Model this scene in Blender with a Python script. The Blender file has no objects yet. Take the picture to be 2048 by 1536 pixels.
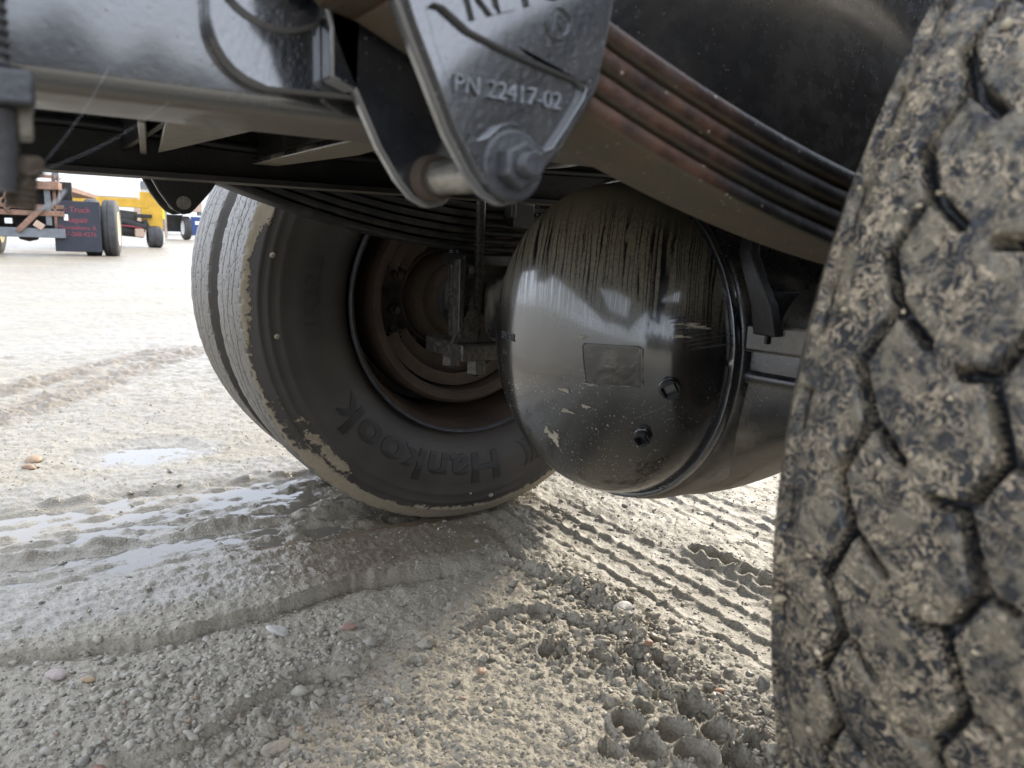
import bpy, bmesh, math, random
import numpy as np
from mathutils import Vector, Matrix
from mathutils.geometry import tessellate_polygon
PI = math.pi
rng = np.random.default_rng(7)
SC = bpy.context.scene
COL = SC.collection

# ------------------------------------------------------------------ camera, sky, sun, exposure
CAM = np.array([-.8772, -.9051, .6540])
YAW, PITCH, ROLL = .99747, .18871, .03863
def cam_basis(yaw, pitch, roll):
    h = np.array([math.cos(yaw) * math.cos(pitch), math.sin(yaw) * math.cos(pitch), -math.sin(pitch)])
    r = np.array([math.sin(yaw), -math.cos(yaw), 0.]); u = np.cross(r, h)
    c, s = math.cos(roll), math.sin(roll)
    return h, c * r + s * u, -s * r + c * u
cd = bpy.data.cameras.new('camera'); cam = bpy.data.objects.new('camera', cd); COL.objects.link(cam)
_h, _r, _u = cam_basis(YAW, PITCH, ROLL)
cam.matrix_world = Matrix(((_r[0], _u[0], -_h[0], CAM[0]), (_r[1], _u[1], -_h[1], CAM[1]), (_r[2], _u[2], -_h[2], CAM[2]), (0, 0, 0, 1)))
cd.sensor_width = 36; cd.lens = 36 * 1525.9 / 2048; cd.clip_start = .02; cd.clip_end = 3000
cd.dof.use_dof = True; cd.dof.focus_distance = 1.55; cd.dof.aperture_fstop = 9.0
SC.camera = cam
SUN_EL, SUN_AZ = math.radians(27), math.radians(32)      # azimuth: left of the truck's forward axis (+X)
w = bpy.data.worlds.new('World'); SC.world = w; w.use_nodes = True
nt = w.node_tree; nt.nodes.clear()
sky = nt.nodes.new('ShaderNodeTexSky'); sky.sky_type = 'NISHITA'; sky.sun_disc = False
sky.sun_elevation = SUN_EL; sky.sun_rotation = PI / 2 - SUN_AZ
sky.air_density = 1.0; sky.dust_density = 1.5; sky.ozone_density = 1.0
bg = nt.nodes.new('ShaderNodeBackground'); bg.inputs['Strength'].default_value = .15
wo = nt.nodes.new('ShaderNodeOutputWorld')
# thin bright cloud over most of the sky, broken so that some blue shows
tc_ = nt.nodes.new('ShaderNodeTexCoord'); mp_ = nt.nodes.new('ShaderNodeMapping'); mp_.inputs['Scale'].default_value = (1, 1, 2.4)
cl_ = nt.nodes.new('ShaderNodeTexNoise'); cl_.inputs['Scale'].default_value = 1.7; cl_.inputs['Detail'].default_value = 6; cl_.inputs['Roughness'].default_value = .55
cr_ = nt.nodes.new('ShaderNodeMapRange'); cr_.interpolation_type = 'SMOOTHSTEP'
for k_, v_ in (('From Min', .30), ('From Max', .62), ('To Min', .50), ('To Max', .92)): cr_.inputs[k_].default_value = v_
mx_ = nt.nodes.new('ShaderNodeMix'); mx_.data_type = 'RGBA'; mx_.inputs[7].default_value = (9.9, 10.7, 12.3, 1)
nt.links.new(tc_.outputs['Generated'], mp_.inputs[0]); nt.links.new(mp_.outputs[0], cl_.inputs[0]); nt.links.new(cl_.outputs[0], cr_.inputs[0])
nt.links.new(cr_.outputs[0], mx_.inputs[0]); nt.links.new(sky.outputs[0], mx_.inputs[6])
nt.links.new(mx_.outputs[2], bg.inputs[0]); nt.links.new(bg.outputs[0], wo.inputs[0])
sd = bpy.data.lights.new('sun', 'SUN'); sun = bpy.data.objects.new('sun', sd); COL.objects.link(sun)
sd.energy = 2.9; sd.angle = math.radians(9.0); sd.color = (1, .91, .76)
sun.rotation_euler = Vector((math.cos(SUN_EL) * math.cos(SUN_AZ), math.cos(SUN_EL) * math.sin(SUN_AZ), math.sin(SUN_EL))).to_track_quat('Z', 'Y').to_euler()
SC.view_settings.view_transform = 'Standard'; SC.view_settings.look = 'None'
SC.view_settings.exposure = .84; SC.view_settings.gamma = 1; SC.view_settings.use_curve_mapping = False

# ------------------------------------------------------------------ noise in numpy
def _hash(ix, iy, seed):
    h = (ix.astype(np.int64) * 374761393 + iy.astype(np.int64) * 668265263 + seed * 1442695040888963) & 0xFFFFFFFF
    h = ((h ^ (h >> 13)) * 1274126177) & 0xFFFFFFFF
    return ((h ^ (h >> 16)) & 0xFFFFFF) / float(0xFFFFFF)
def vnoise(x, y, seed=0):
    x = np.asarray(x, float); y = np.asarray(y, float)
    ix, iy = np.floor(x), np.floor(y); fx, fy = x - ix, y - iy
    u, v = fx * fx * (3 - 2 * fx), fy * fy * (3 - 2 * fy)
    a = _hash(ix, iy, seed); b = _hash(ix + 1, iy, seed); c = _hash(ix, iy + 1, seed); d = _hash(ix + 1, iy + 1, seed)
    return (a + (b - a) * u) * (1 - v) + (c + (d - c) * u) * v
def fbm(x, y, sc, oc=4, seed=0, gain=.5):
    s = 0; a = 1.; t = 0
    for k in range(oc):
        s = s + a * (vnoise(x * sc + 17.3 * k, y * sc - 9.1 * k, seed + k) - .5); t += a; a *= gain; sc *= 2.03
    return s / t * 2          # about -1..1
def sst(a, b, x):
    t = np.clip((x - a) / (b - a), 0, 1); return t * t * (3 - 2 * t)

# ------------------------------------------------------------------ materials
class N:
    def __init__(s, name):
        s.m = bpy.data.materials.new(name); s.m.use_nodes = True; s.t = s.m.node_tree
        s.b = s.t.nodes['Principled BSDF']; s._tc = None
    def tc(s, k='Object'):
        if s._tc is None: s._tc = s.t.nodes.new('ShaderNodeTexCoord')
        return s._tc.outputs[k]
    def put(s, sock, v):
        if isinstance(v, bpy.types.NodeSocket): s.t.links.new(v, sock)
        elif isinstance(v, (tuple, list)) and len(v) == 3 and sock.type == 'RGBA': sock.default_value = (*v, 1)
        else: sock.default_value = v
    def node(s, typ, ins=None, **kw):
        n = s.t.nodes.new(typ)
        for k, v in kw.items(): setattr(n, k, v)
        for k, v in (ins or {}).items(): s.put(n.inputs[k], v)
        return n
    def mapv(s, sc=(1, 1, 1), vec=None, rot=(0, 0, 0)):
        return s.node('ShaderNodeMapping', {'Vector': vec or s.tc(), 'Scale': sc, 'Rotation': rot}).outputs[0]
    def noise(s, scale, detail=4, rough=.55, dist=0., vec=None):
        return s.node('ShaderNodeTexNoise', {'Vector': vec or s.tc(), 'Scale': scale, 'Detail': detail, 'Roughness': rough, 'Distortion': dist}).outputs[0]
    def voro(s, scale, vec=None, feature='F1', out='Distance'):
        return s.node('ShaderNodeTexVoronoi', {'Vector': vec or s.tc(), 'Scale': scale}, feature=feature).outputs[out]
    def math(s, op, a, b=0., c=0., clamp=False):
        n = s.t.nodes.new('ShaderNodeMath'); n.operation = op; n.use_clamp = clamp
        s.put(n.inputs[0], a); s.put(n.inputs[1], b); s.put(n.inputs[2], c); return n.outputs[0]
    def step(s, x, a, b, lo=0., hi=1.):
        return s.node('ShaderNodeMapRange', {'Value': x, 'From Min': a, 'From Max': b, 'To Min': lo, 'To Max': hi}, interpolation_type='SMOOTHSTEP').outputs[0]
    def mix(s, f, a, b):
        n = s.t.nodes.new('ShaderNodeMix'); n.data_type = 'RGBA'
        s.put(n.inputs[0], f); s.put(n.inputs[6], a); s.put(n.inputs[7], b); return n.outputs[2]
    def attr(s, name, out='Fac'):
        return s.node('ShaderNodeAttribute', attribute_name=name).outputs[out]
    def xyz(s, vec=None):
        n = s.node('ShaderNodeSeparateXYZ', {0: vec or s.tc()}); return n.outputs
    def bump(s, h, dist, strength=1., normal=None):
        ins = {'Height': h, 'Distance': dist, 'Strength': strength}
        if normal is not None: ins['Normal'] = normal
        return s.node('ShaderNodeBump', ins).outputs[0]
    def done(s, color=None, rough=None, metal=None, normal=None, spec=None, coat=None, coat_rough=.1):
        if color is not None: s.put(s.b.inputs['Base Color'], color)
        if rough is not None: s.put(s.b.inputs['Roughness'], rough)
        if metal is not None: s.put(s.b.inputs['Metallic'], metal)
        if normal is not None: s.put(s.b.inputs['Normal'], normal)
        if spec is not None: s.put(s.b.inputs['Specular IOR Level'], spec)
        if coat is not None: s.put(s.b.inputs['Coat Weight'], coat); s.put(s.b.inputs['Coat Roughness'], coat_rough)
        return s.m
MT = {}
def m_plain(name, col, rough=.6, metal=0., var=.25, scale=14, bump=.001, spec=None):
    n = N(name); f = n.noise(scale, 5)
    c2 = tuple(v * (1 - var) for v in col); c1 = tuple(min(1, v * (1 + var)) for v in col)
    MT[name] = n.done(n.mix(n.step(f, .3, .7), c2, c1), n.step(f, .2, .8, rough - .08, rough + .08), metal, n.bump(n.noise(scale * 6, 3), bump), spec)
    return MT[name]

# gloss black chassis paint, orange peel, dust specks, road film
def m_paint(name, base=(.011, .012, .014), rough=.22, dust=.25, peel=.0006, film=(.16, .14, .11), coat=.6, coat_ior=1.5):
    n = N(name)
    big = n.noise(9, 5, .6); speck = n.step(n.voro(190), .10, .17, 1, 0)
    keep = n.step(n.noise(23, 3), .46, .62); sp = n.math('MULTIPLY', speck, keep)
    film_f = n.math('MULTIPLY', n.step(big, .42, .8), dust)
    nz = n.xyz(n.node('ShaderNodeNewGeometry').outputs['Normal'])['Z']; und = n.math('MULTIPLY', n.step(nz, -.5, -.9), n.step(big, .2, .5, .55, .85))
    f = n.math('MAXIMUM', n.math('MAXIMUM', film_f, und), n.math('MULTIPLY', sp, .8))
    n.b.inputs['Coat IOR'].default_value = coat_ior
    col = n.mix(f, base, film)
    r = n.math('ADD', n.math('MULTIPLY', f, .5), n.step(n.noise(60, 3), .3, .7, rough - .05, rough + .07))
    nb = n.bump(n.noise(260, 3, .6), peel, .6); nb = n.bump(n.step(n.voro(105), .0, .32), peel * .55, .5, nb)
    MT[name] = n.done(col, r, 0., nb, .6, n.math('MULTIPLY', coat, n.math('SUBTRACT', 1., f, clamp=True)), .10); return MT[name]
m_paint('rail_paint', dust=.16, base=(.009, .010, .012), coat=1., coat_ior=2.1); m_paint('cast_paint', base=(.013, .015, .019), rough=.2, dust=.10, peel=.0011, film=(.2, .2, .2), coat=1., coat_ior=2.1)
m_paint('far_paint', base=(.010, .010, .010), rough=.4, dust=.35, film=(.09, .075, .055), coat=.2)
m_paint('axle_paint', rough=.24, dust=.85, peel=.0004, film=(.23, .20, .15))  # dust film, thickened so its tan also stands for reflected ground

# differential cover: gloss black under a washed-down dust film with run marks and mud specks
def m_bowl():
    n = N('bowl_paint'); o = n.xyz(); z = o['Z']
    wob = n.noise(30, 2, vec=n.mapv((1, 1, .25)))
    u_ = n.math('ADD', n.math('SUBTRACT', o['Y'], n.math('MULTIPLY', o['X'], .95)), n.math('MULTIPLY', wob, .010)); vec = n.node('ShaderNodeCombineXYZ', {0: u_, 1: 0., 2: n.math('MULTIPLY', z, .014)}).outputs[0]
    streak = n.math('MINIMUM', n.math('ABSOLUTE', n.math('SUBTRACT', n.noise(70, 1, .4, vec=vec), .5)), n.math('ABSOLUTE', n.math('SUBTRACT', n.noise(113, 0, .4, vec=vec), .47)))
    run = n.math('MAXIMUM', n.step(streak, .010, .045), n.step(n.noise(40, 2, vec=n.node('ShaderNodeCombineXYZ', {0: u_, 1: 0., 2: n.math('MULTIPLY', z, .25)}).outputs[0]), .56, .64))                                   # 0 in the runs
    beads = n.step(n.noise(330, 2, .5, 1.2), .36, .58, .45, 1)
    zz = n.math('ADD', z, n.math('MULTIPLY', n.noise(9, 3), .10))
    upper = n.step(zz, .555, .70)                                    # the film thins out downward
    clean_top = n.step(zz, .70, .77)                                # no runs under the lip
    runs = n.math('MAXIMUM', n.math('MULTIPLY', run, beads), clean_top)
    film = n.math('MULTIPLY', n.math('MULTIPLY', upper, runs), .95)
    thin = n.math('MULTIPLY', n.step(n.noise(5, 4), .35, .75), .04)
    v1 = n.voro(120, vec=n.mapv((1, 1, .8))); v2 = n.voro(250)
    sp = n.math('MAXIMUM', n.step(v1, .09, .15, 1, 0), n.step(v2, .10, .17, .8, 0))
    low = n.step(z, .53, .43)
    sp = n.math('MULTIPLY', n.math('MULTIPLY', sp, low), n.step(n.noise(17, 3), .36, .6))
    low_wash = n.math('MULTIPLY', n.step(zz, .375, .33), .75)
    f = n.math('MAXIMUM', n.math('MAXIMUM', film, thin), low_wash)
    col = n.mix(f, (.008, .008, .0085), (.20, .175, .120)); col = n.mix(sp, col, (.40, .36, .29))
    r = n.math('ADD', n.math('MULTIPLY', f, .42), n.math('ADD', n.math('MULTIPLY', sp, .4), .2))
    nb = n.bump(n.noise(24, 3), .0011, .7); nb = n.bump(n.noise(420, 2), .0003, .5, nb)
    MT['bowl_paint'] = n.done(col, r, 0., nb, .5, n.math('SUBTRACT', .9, n.math('MULTIPLY', f, .9), clamp=True), .11); n.b.inputs['Coat IOR'].default_value = 1.7
m_bowl()

# rubber with mud; the mud amount comes from a vertex attribute
def m_rubber(name, rub=(.022, .022, .023), film=(.075, .064, .050), film_amt=.5, mud=(.30, .245, .165), sc=60, rough=.55, curl=False, muda=.8):
    n = N(name); a = n.attr('mud')
    f1 = n.noise(sc, 6, .65, .6)
    m = n.step(n.math('ADD', a, n.math('MULTIPLY', n.math('SUBTRACT', f1, .5), 1.3)), .46, .58)
    hgt = m
    if curl:
        c = n.noise(88, 3, .62, 1.5); ridge = n.step(n.math('ABSOLUTE', n.math('SUBTRACT', c, .5)), .016, .046, 1, 0)
        c2 = n.noise(210, 3, .6, .9); ridge2 = n.step(c2, .565, .64)
        patch = n.step(n.noise(30, 3), .36, .60)
        k = n.math('MAXIMUM', n.math('MULTIPLY', ridge, n.math('ADD', n.math('MULTIPLY', patch, .75), .25)), n.math('MULTIPLY', ridge2, n.math('ADD', n.math('MULTIPLY', patch, .7), .12)))
        m = n.math('MULTIPLY', n.math('MAXIMUM', m, k), n.step(a, .01, .05)); hgt = m
    fl = n.math('MULTIPLY', n.step(n.noise(6, 4), .25, .7), film_amt)
    if curl: fl = n.math('MULTIPLY', n.math('MULTIPLY', n.step(n.noise(48, 6, .72, .6), .46, .58), n.step(a, .01, .05)), film_amt)
    col = n.mix(fl, rub, film)
    mcol = n.mix(n.noise(120, 4), tuple(v * .72 for v in mud), tuple(v * 1.18 for v in mud))
    col = n.mix(n.math('MULTIPLY', m, muda), col, mcol)
    r = n.math('ADD', rough, n.math('MULTIPLY', m, .22))
    nb = n.bump(n.noise(260, 4), .0006, .7); nb = n.bump(hgt, .0016, .9, nb)
    MT[name] = n.done(col, r, 0., nb, .4); return MT[name]
m_rubber('far_rubber', rub=(.020, .0195, .019), film=(.050, .043, .036), film_amt=.75, rough=.58)
m_rubber('near_rubber', rub=(.017, .018, .020), film=(.165, .142, .100), film_amt=.85, mud=(.46, .37, .255), curl=True, rough=.42, muda=.8)
m_plain('letter_rubber', (.016, .015, .0145), .5, 0, .2, 30, .0004)

def m_rust(name, a=(.085, .042, .024), b=(.14, .075, .04), c=(.035, .024, .018), rough=.75):
    n = N(name); f = n.noise(28, 6, .65); g = n.noise(7, 4)
    col = n.mix(n.step(f, .35, .65), a, b); col = n.mix(n.step(g, .45, .7), col, c)
    MT[name] = n.done(col, rough, 0., n.bump(n.noise(170, 5, .7), .0012), .3)
m_rust('drum_rust', (.055, .038, .028), (.078, .055, .041), (.03, .023, .019)); m_rust('dark_rust', (.06, .044, .032), (.085, .060, .042), (.035, .028, .022))
m_rust('rim_rust', (.05, .036, .026), (.075, .048, .032), (.022, .020, .018), .55)
m_rust('hub_dust', (.085, .074, .061), (.115, .098, .08), (.035, .031, .027), .7)
m_rust('yard_rust', (.22, .125, .085), (.32, .20, .14), (.12, .085, .07))
# leaf steel: black paint, orange rust at the hanger end, olive road film underneath
def m_leaf(name, far):
    n = N(name); o = n.xyz(); x = o['X']
    f = n.noise(26, 6, .65)
    base = n.mix(n.step(f, .45, .62), (.010, .010, .011), (.034, .032, .031))
    if far: col = n.mix(n.step(n.noise(40, 4), .5, .7), base, (.035, .026, .018)); r = .55
    else:
        xr = n.math('ADD', x, n.math('MULTIPLY', n.math('SUBTRACT', n.noise(14, 5, .65), .5), .5))
        rust = n.step(xr, -.38, -.68)
        col = n.mix(n.math('MULTIPLY', rust, n.step(n.noise(55, 4), .2, .6)), base, n.mix(n.noise(80, 3), (.095, .045, .028), (.165, .085, .05)))
        nz = n.xyz(n.node('ShaderNodeNewGeometry').outputs['Normal'])['Z']
        under = n.math('MULTIPLY', n.step(nz, -.55, -.85), n.step(n.noise(18, 5), .12, .45, .45, 1))
        col = n.mix(under, col, n.mix(n.step(n.noise(24, 5), .4, .7), (.095, .082, .057), (.125, .088, .056)))
        sp = n.math('MULTIPLY', n.step(n.voro(110), .09, .15, 1, 0), n.step(n.noise(30, 2), .5, .6))
        col = n.mix(sp, col, (.4, .35, .28)); r = n.math('ADD', .32, n.math('MULTIPLY', under, .3))
    MT[name] = n.done(col, r, 0., n.bump(n.noise(120, 5, .7), .0014), .45)
m_leaf('near_leaf', False); m_leaf('far_leaf', True)
def m_wetsteel():
    n = N('oily_steel'); f = n.noise(130, 4, .7)
    MT['oily_steel'] = n.done(n.mix(n.step(f, .4, .65), (.032, .029, .025), (.085, .075, .062)), n.step(f, .35, .7, .28, .5), .2, n.bump(n.noise(240, 3), .0007), .5)
m_wetsteel()
m_plain('bright_steel', (.33, .31, .27), .36, .8, .25, 60, .0008)
m_plain('cast_edge', (.16, .14, .10), .5, .0, .3, 40, .001)
m_plain('gray_casting', (.055, .056, .06), .5, .2, .25, 40, .001); m_plain('hose_gray', (.06, .058, .058), .55, 0, .25, 50, .0008)
m_plain('black_steel', (.012, .012, .013), .45, 0, .3, 20, .0006); m_plain('deck_black', (.02, .019, .018), .7, 0, .3, 6, .001)
m_plain('thread_brown', (.075, .055, .035), .65, .1, .3, 70, .001)
m_plain('cobweb', (.5, .5, .5), .4, 0, .1, 20, .0)
m_plain('dry_mud', (.33, .29, .22), .85, 0, .2, 60, .002); m_plain('tread_mud', (.36, .30, .20), .8, 0, .3, 90, .001)

# ------------------------------------------------------------------ mesh helper
class MB:
    def __init__(s): s.v = []; s.f = []
    def add(s, v, f):
        k = len(s.v); s.v += [tuple(map(float, q)) for q in v]; s.f += [tuple(i + k for i in q) for q in f]; return s
    def box(s, c, d, R=None):
        v = [Vector((sx * d[0] / 2, sy * d[1] / 2, sz * d[2] / 2)) for sx in (-1, 1) for sy in (-1, 1) for sz in (-1, 1)]
        if R is not None: v = [R @ q for q in v]
        return s.add([q + Vector(c) for q in v], [(0, 1, 3, 2), (4, 6, 7, 5), (0, 4, 5, 1), (2, 3, 7, 6), (0, 2, 6, 4), (1, 5, 7, 3)])
    def ring(s, frames, closed=False, caps=True):
        n = len(frames[0]); k = len(s.v); m = len(frames)
        for fr in frames: s.v += [tuple(map(float, q)) for q in fr]
        for i in range(m if closed else m - 1):
            a, b = k + i * n, k + ((i + 1) % m) * n
            for j in range(n): s.f.append((a + j, a + (j + 1) % n, b + (j + 1) % n, b + j))
        if caps and not closed:
            s.f.append(tuple(range(k + n - 1, k - 1, -1))); s.f.append(tuple(range(k + (m - 1) * n, k + m * n)))
        return s
    def tube(s, pts, r, seg=10, closed=False):
        pts = [Vector(p) for p in pts]; fr = []; up = None
        for i, p in enumerate(pts):
            a = pts[i - 1] if (i or closed) else p; b = pts[(i + 1) % len(pts)] if (i < len(pts) - 1 or closed) else p
            t = (b - a).normalized()
            if up is None: up = Vector((0, 0, 1)) if abs(t.z) < .9 else Vector((1, 0, 0))
            x = t.cross(up).normalized(); y = t.cross(x).normalized(); up = -y if y.dot(up) < 0 else y
            x = t.cross(up).normalized()
            rr = r[i] if isinstance(r, (list, tuple)) else r
            fr.append([p + rr * (math.cos(a2) * x + math.sin(a2) * up) for a2 in np.linspace(0, 2 * PI, seg, endpoint=False)])
        return s.ring(fr, closed)
    def cyl(s, a, b, r, seg=20, r2=None): return s.tube([a, b], [r, r if r2 is None else r2], seg)
    def lathe(s, prof, axis='y', c=(0, 0, 0), seg=64, closed=False, a0=0, a1=2 * PI, wob=None):
        full = abs(a1 - a0 - 2 * PI) < 1e-6
        fr = []
        for t in np.linspace(a0, a1, seg, endpoint=not full):
            row = []
            for i, (h, r) in enumerate(prof):
                if wob: r = r + wob(t, i)
                q = (r * math.cos(t), h, r * math.sin(t)) if axis == 'y' else (h, r * math.cos(t), r * math.sin(t)) if axis == 'x' else (r * math.cos(t), r * math.sin(t), h)
                row.append((q[0] + c[0], q[1] + c[1], q[2] + c[2]))
            fr.append(row)
        k = len(s.v); n = len(prof); m = len(fr)
        for f_ in fr: s.v += [tuple(map(float, q)) for q in f_]
        for i in range(m if full else m - 1):
            a, b = k + i * n, k + ((i + 1) % m) * n
            for j in range(n if closed else n - 1): s.f.append((a + j, b + j, b + (j + 1) % n, a + (j + 1) % n))
        return s
    def prism(s, loops, fn, lo, hi):
        """loops: outer outline then holes, 2D; fn(u, v, h) -> 3D."""
        tri = tessellate_polygon([[Vector((u, v, 0)) for u, v in L] for L in loops])
        flat = [p for L in loops for p in L]; k = len(s.v); n = len(flat)
        s.v += [tuple(map(float, fn(u, v, lo))) for u, v in flat] + [tuple(map(float, fn(u, v, hi))) for u, v in flat]
        for t in tri: s.f.append((k + t[0], k + t[1], k + t[2])); s.f.append((k + n + t[2], k + n + t[1], k + n + t[0]))
        o = 0
        for L in loops:
            for i in range(len(L)):
                a, b = o + i, o + (i + 1) % len(L); s.f.append((k + a, k + b, k + n + b, k + n + a))
            o += len(L)
        return s
    def build(s, name, mat, parent=None, smooth=40, bevel=0., attrs=None, seg=2):
        me = bpy.data.meshes.new(name); me.from_pydata(s.v, [], s.f); me.materials.append(MT[mat] if isinstance(mat, str) else mat)
        bm = bmesh.new(); bm.from_mesh(me); bmesh.ops.recalc_face_normals(bm, faces=bm.faces); bm.to_mesh(me); bm.free()
        if attrs:
            for k, a in attrs.items(): me.attributes.new(k, 'FLOAT', 'POINT').data.foreach_set('value', np.asarray(a, np.float32))
        if smooth: me.shade_smooth(); me.set_sharp_from_angle(angle=math.radians(smooth))
        o = bpy.data.objects.new(name, me); COL.objects.link(o)
        if parent is not None: o.parent = parent
        if bevel:
            b = o.modifiers.new('bevel', 'BEVEL'); b.width = bevel; b.segments = seg; b.limit_method = 'ANGLE'; b.angle_limit = math.radians(35)
        return o
def grid_mesh(name, V, nu, nv, mat, parent=None, wrap_u=False, attrs=None, smooth=True):
    """V: (nu*nv, 3) rows of nv."""
    i = np.arange(nu if wrap_u else nu - 1)[:, None]; j = np.arange(nv - 1)[None, :]
    a = i * nv + j; b = ((i + 1) % nu) * nv + j
    F = np.stack([a, b, b + 1, a + 1], -1).reshape(-1, 4).astype(np.int32)
    me = bpy.data.meshes.new(name); me.vertices.add(len(V)); me.vertices.foreach_set('co', V.astype(np.float32).ravel())
    me.loops.add(F.size); me.loops.foreach_set('vertex_index', F.ravel())
    me.polygons.add(len(F)); me.polygons.foreach_set('loop_start', np.arange(0, F.size, 4, dtype=np.int32))
    me.update(calc_edges=True); me.validate()
    for k, q in (attrs or {}).items(): me.attributes.new(k, 'FLOAT', 'POINT').data.foreach_set('value', np.asarray(q, np.float32).ravel())
    if smooth: me.shade_smooth()
    me.materials.append(MT[mat]); o = bpy.data.objects.new(name, me); COL.objects.link(o)
    if parent is not None: o.parent = parent
    return o
def empty(name, loc=(0, 0, 0), parent=None, rz=0):
    o = bpy.data.objects.new(name, None); COL.objects.link(o); o.location = loc; o.rotation_euler.z = rz; o.empty_display_size = .1
    if parent is not None: o.parent = parent
    return o
def tag(o, label=None, cat=None, group=None, kind=None):
    for k, v in (('label', label), ('category', cat), ('group', group), ('kind', kind)):
        if v: o[k] = v
    return o
def text_geo(txt, size=1., extrude=.1, align='CENTER', xs=1., spacing=1., res=3, bold=0.):
    cu = bpy.data.curves.new('lettering', 'FONT'); cu.body = txt; cu.size = size; cu.extrude = extrude; cu.align_x = align
    cu.resolution_u = res; cu.space_character = spacing; cu.offset = bold
    ob = bpy.data.objects.new('lettering', cu); COL.objects.link(ob); bpy.context.view_layer.update()
    me = ob.to_mesh(); v = [(q.co.x * xs, q.co.y, q.co.z) for q in me.vertices]; f = [tuple(p.vertices) for p in me.polygons]
    ob.to_mesh_clear(); bpy.data.objects.remove(ob); bpy.data.curves.remove(cu); return v, f
def lettering(txt, size, depth, fn, mat, parent, name='lettering', fine=0., **kw):
    v, f = text_geo(txt, size, depth, **kw)
    if fine:
        bm = bmesh.new(); vs = [bm.verts.new(q) for q in v]
        for q in f:
            try: bm.faces.new([vs[i] for i in q])
            except ValueError: pass
        bmesh.ops.triangulate(bm, faces=bm.faces)
        for _ in range(4):
            es = [e for e in bm.edges if e.calc_length() > fine]
            if not es: break
            bmesh.ops.subdivide_edges(bm, edges=es, cuts=1); bmesh.ops.triangulate(bm, faces=[q for q in bm.faces if len(q.verts) > 3])
        bm.verts.index_update(); v = [tuple(q.co) for q in bm.verts]; f = [tuple(q.index for q in p.verts) for p in bm.faces]; bm.free()
    mb = MB(); mb.add([fn(*q) for q in v], f); return mb.build(name, mat, parent, smooth=0)
def hexnut(mb, c, axis, r, h, rot=0.):
    a = Vector(axis).normalized(); x = a.cross(Vector((.3, .9, .31))).normalized(); y = a.cross(x); c = Vector(c)
    mb.ring([[c + a * t + q * r * (math.cos(k * PI / 3 + rot) * x + math.sin(k * PI / 3 + rot) * y) for k in range(6)] for t, q in ((0, 1), (h * .85, 1), (h, .86))])
def stud(mb, a, b, r, pitch=.003, seg=14):
    a, b = Vector(a), Vector(b); L = (b - a).length; n = int(L / pitch * 2); pts = [a.lerp(b, i / n) for i in range(n + 1)]
    return mb.tube(pts, [r * (1 if i % 2 else .86) for i in range(n + 1)], seg)

# ------------------------------------------------------------------ ground: mud and gravel yard
def polyline_dist(x, y, pts):
    """signed offset in y from a curve y = f(x), and f."""
    px, py = zip(*pts); return y - np.interp(x, px, py)
R2C = [(-2.6, .43), (-.944, .401), (-.813, .368), (-.707, .345), (-.53, .362), (-.387, .397), (-.232, .372), (-.05, .318), (.3, .30)]
R3C = [(-1.6, -.05), (-.72, .05), (-.686, .073), (-.631, .108), (-.551, .127), (-.497, .110), (-.40, .09), (0, .05)]
HEXES = [(-.166, -.244), (-.165, -.186), (-.211, -.205), (-.102, -.226), (-.119, -.280), (-.224, -.258), (-.178, -.298), (-.137, -.335), (-.122, -.183), (-.188, -.001), (-.143, -.045), (-.100, -.077), (-.059, -.104), (-.112, -.120), (-.268, -.236), (-.086, -.330)]
HR = [.026, .016, .024, .025, .022, .024, .027, .024, .015, .026, .018, .025, .017, .013, .016, .020]
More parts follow.
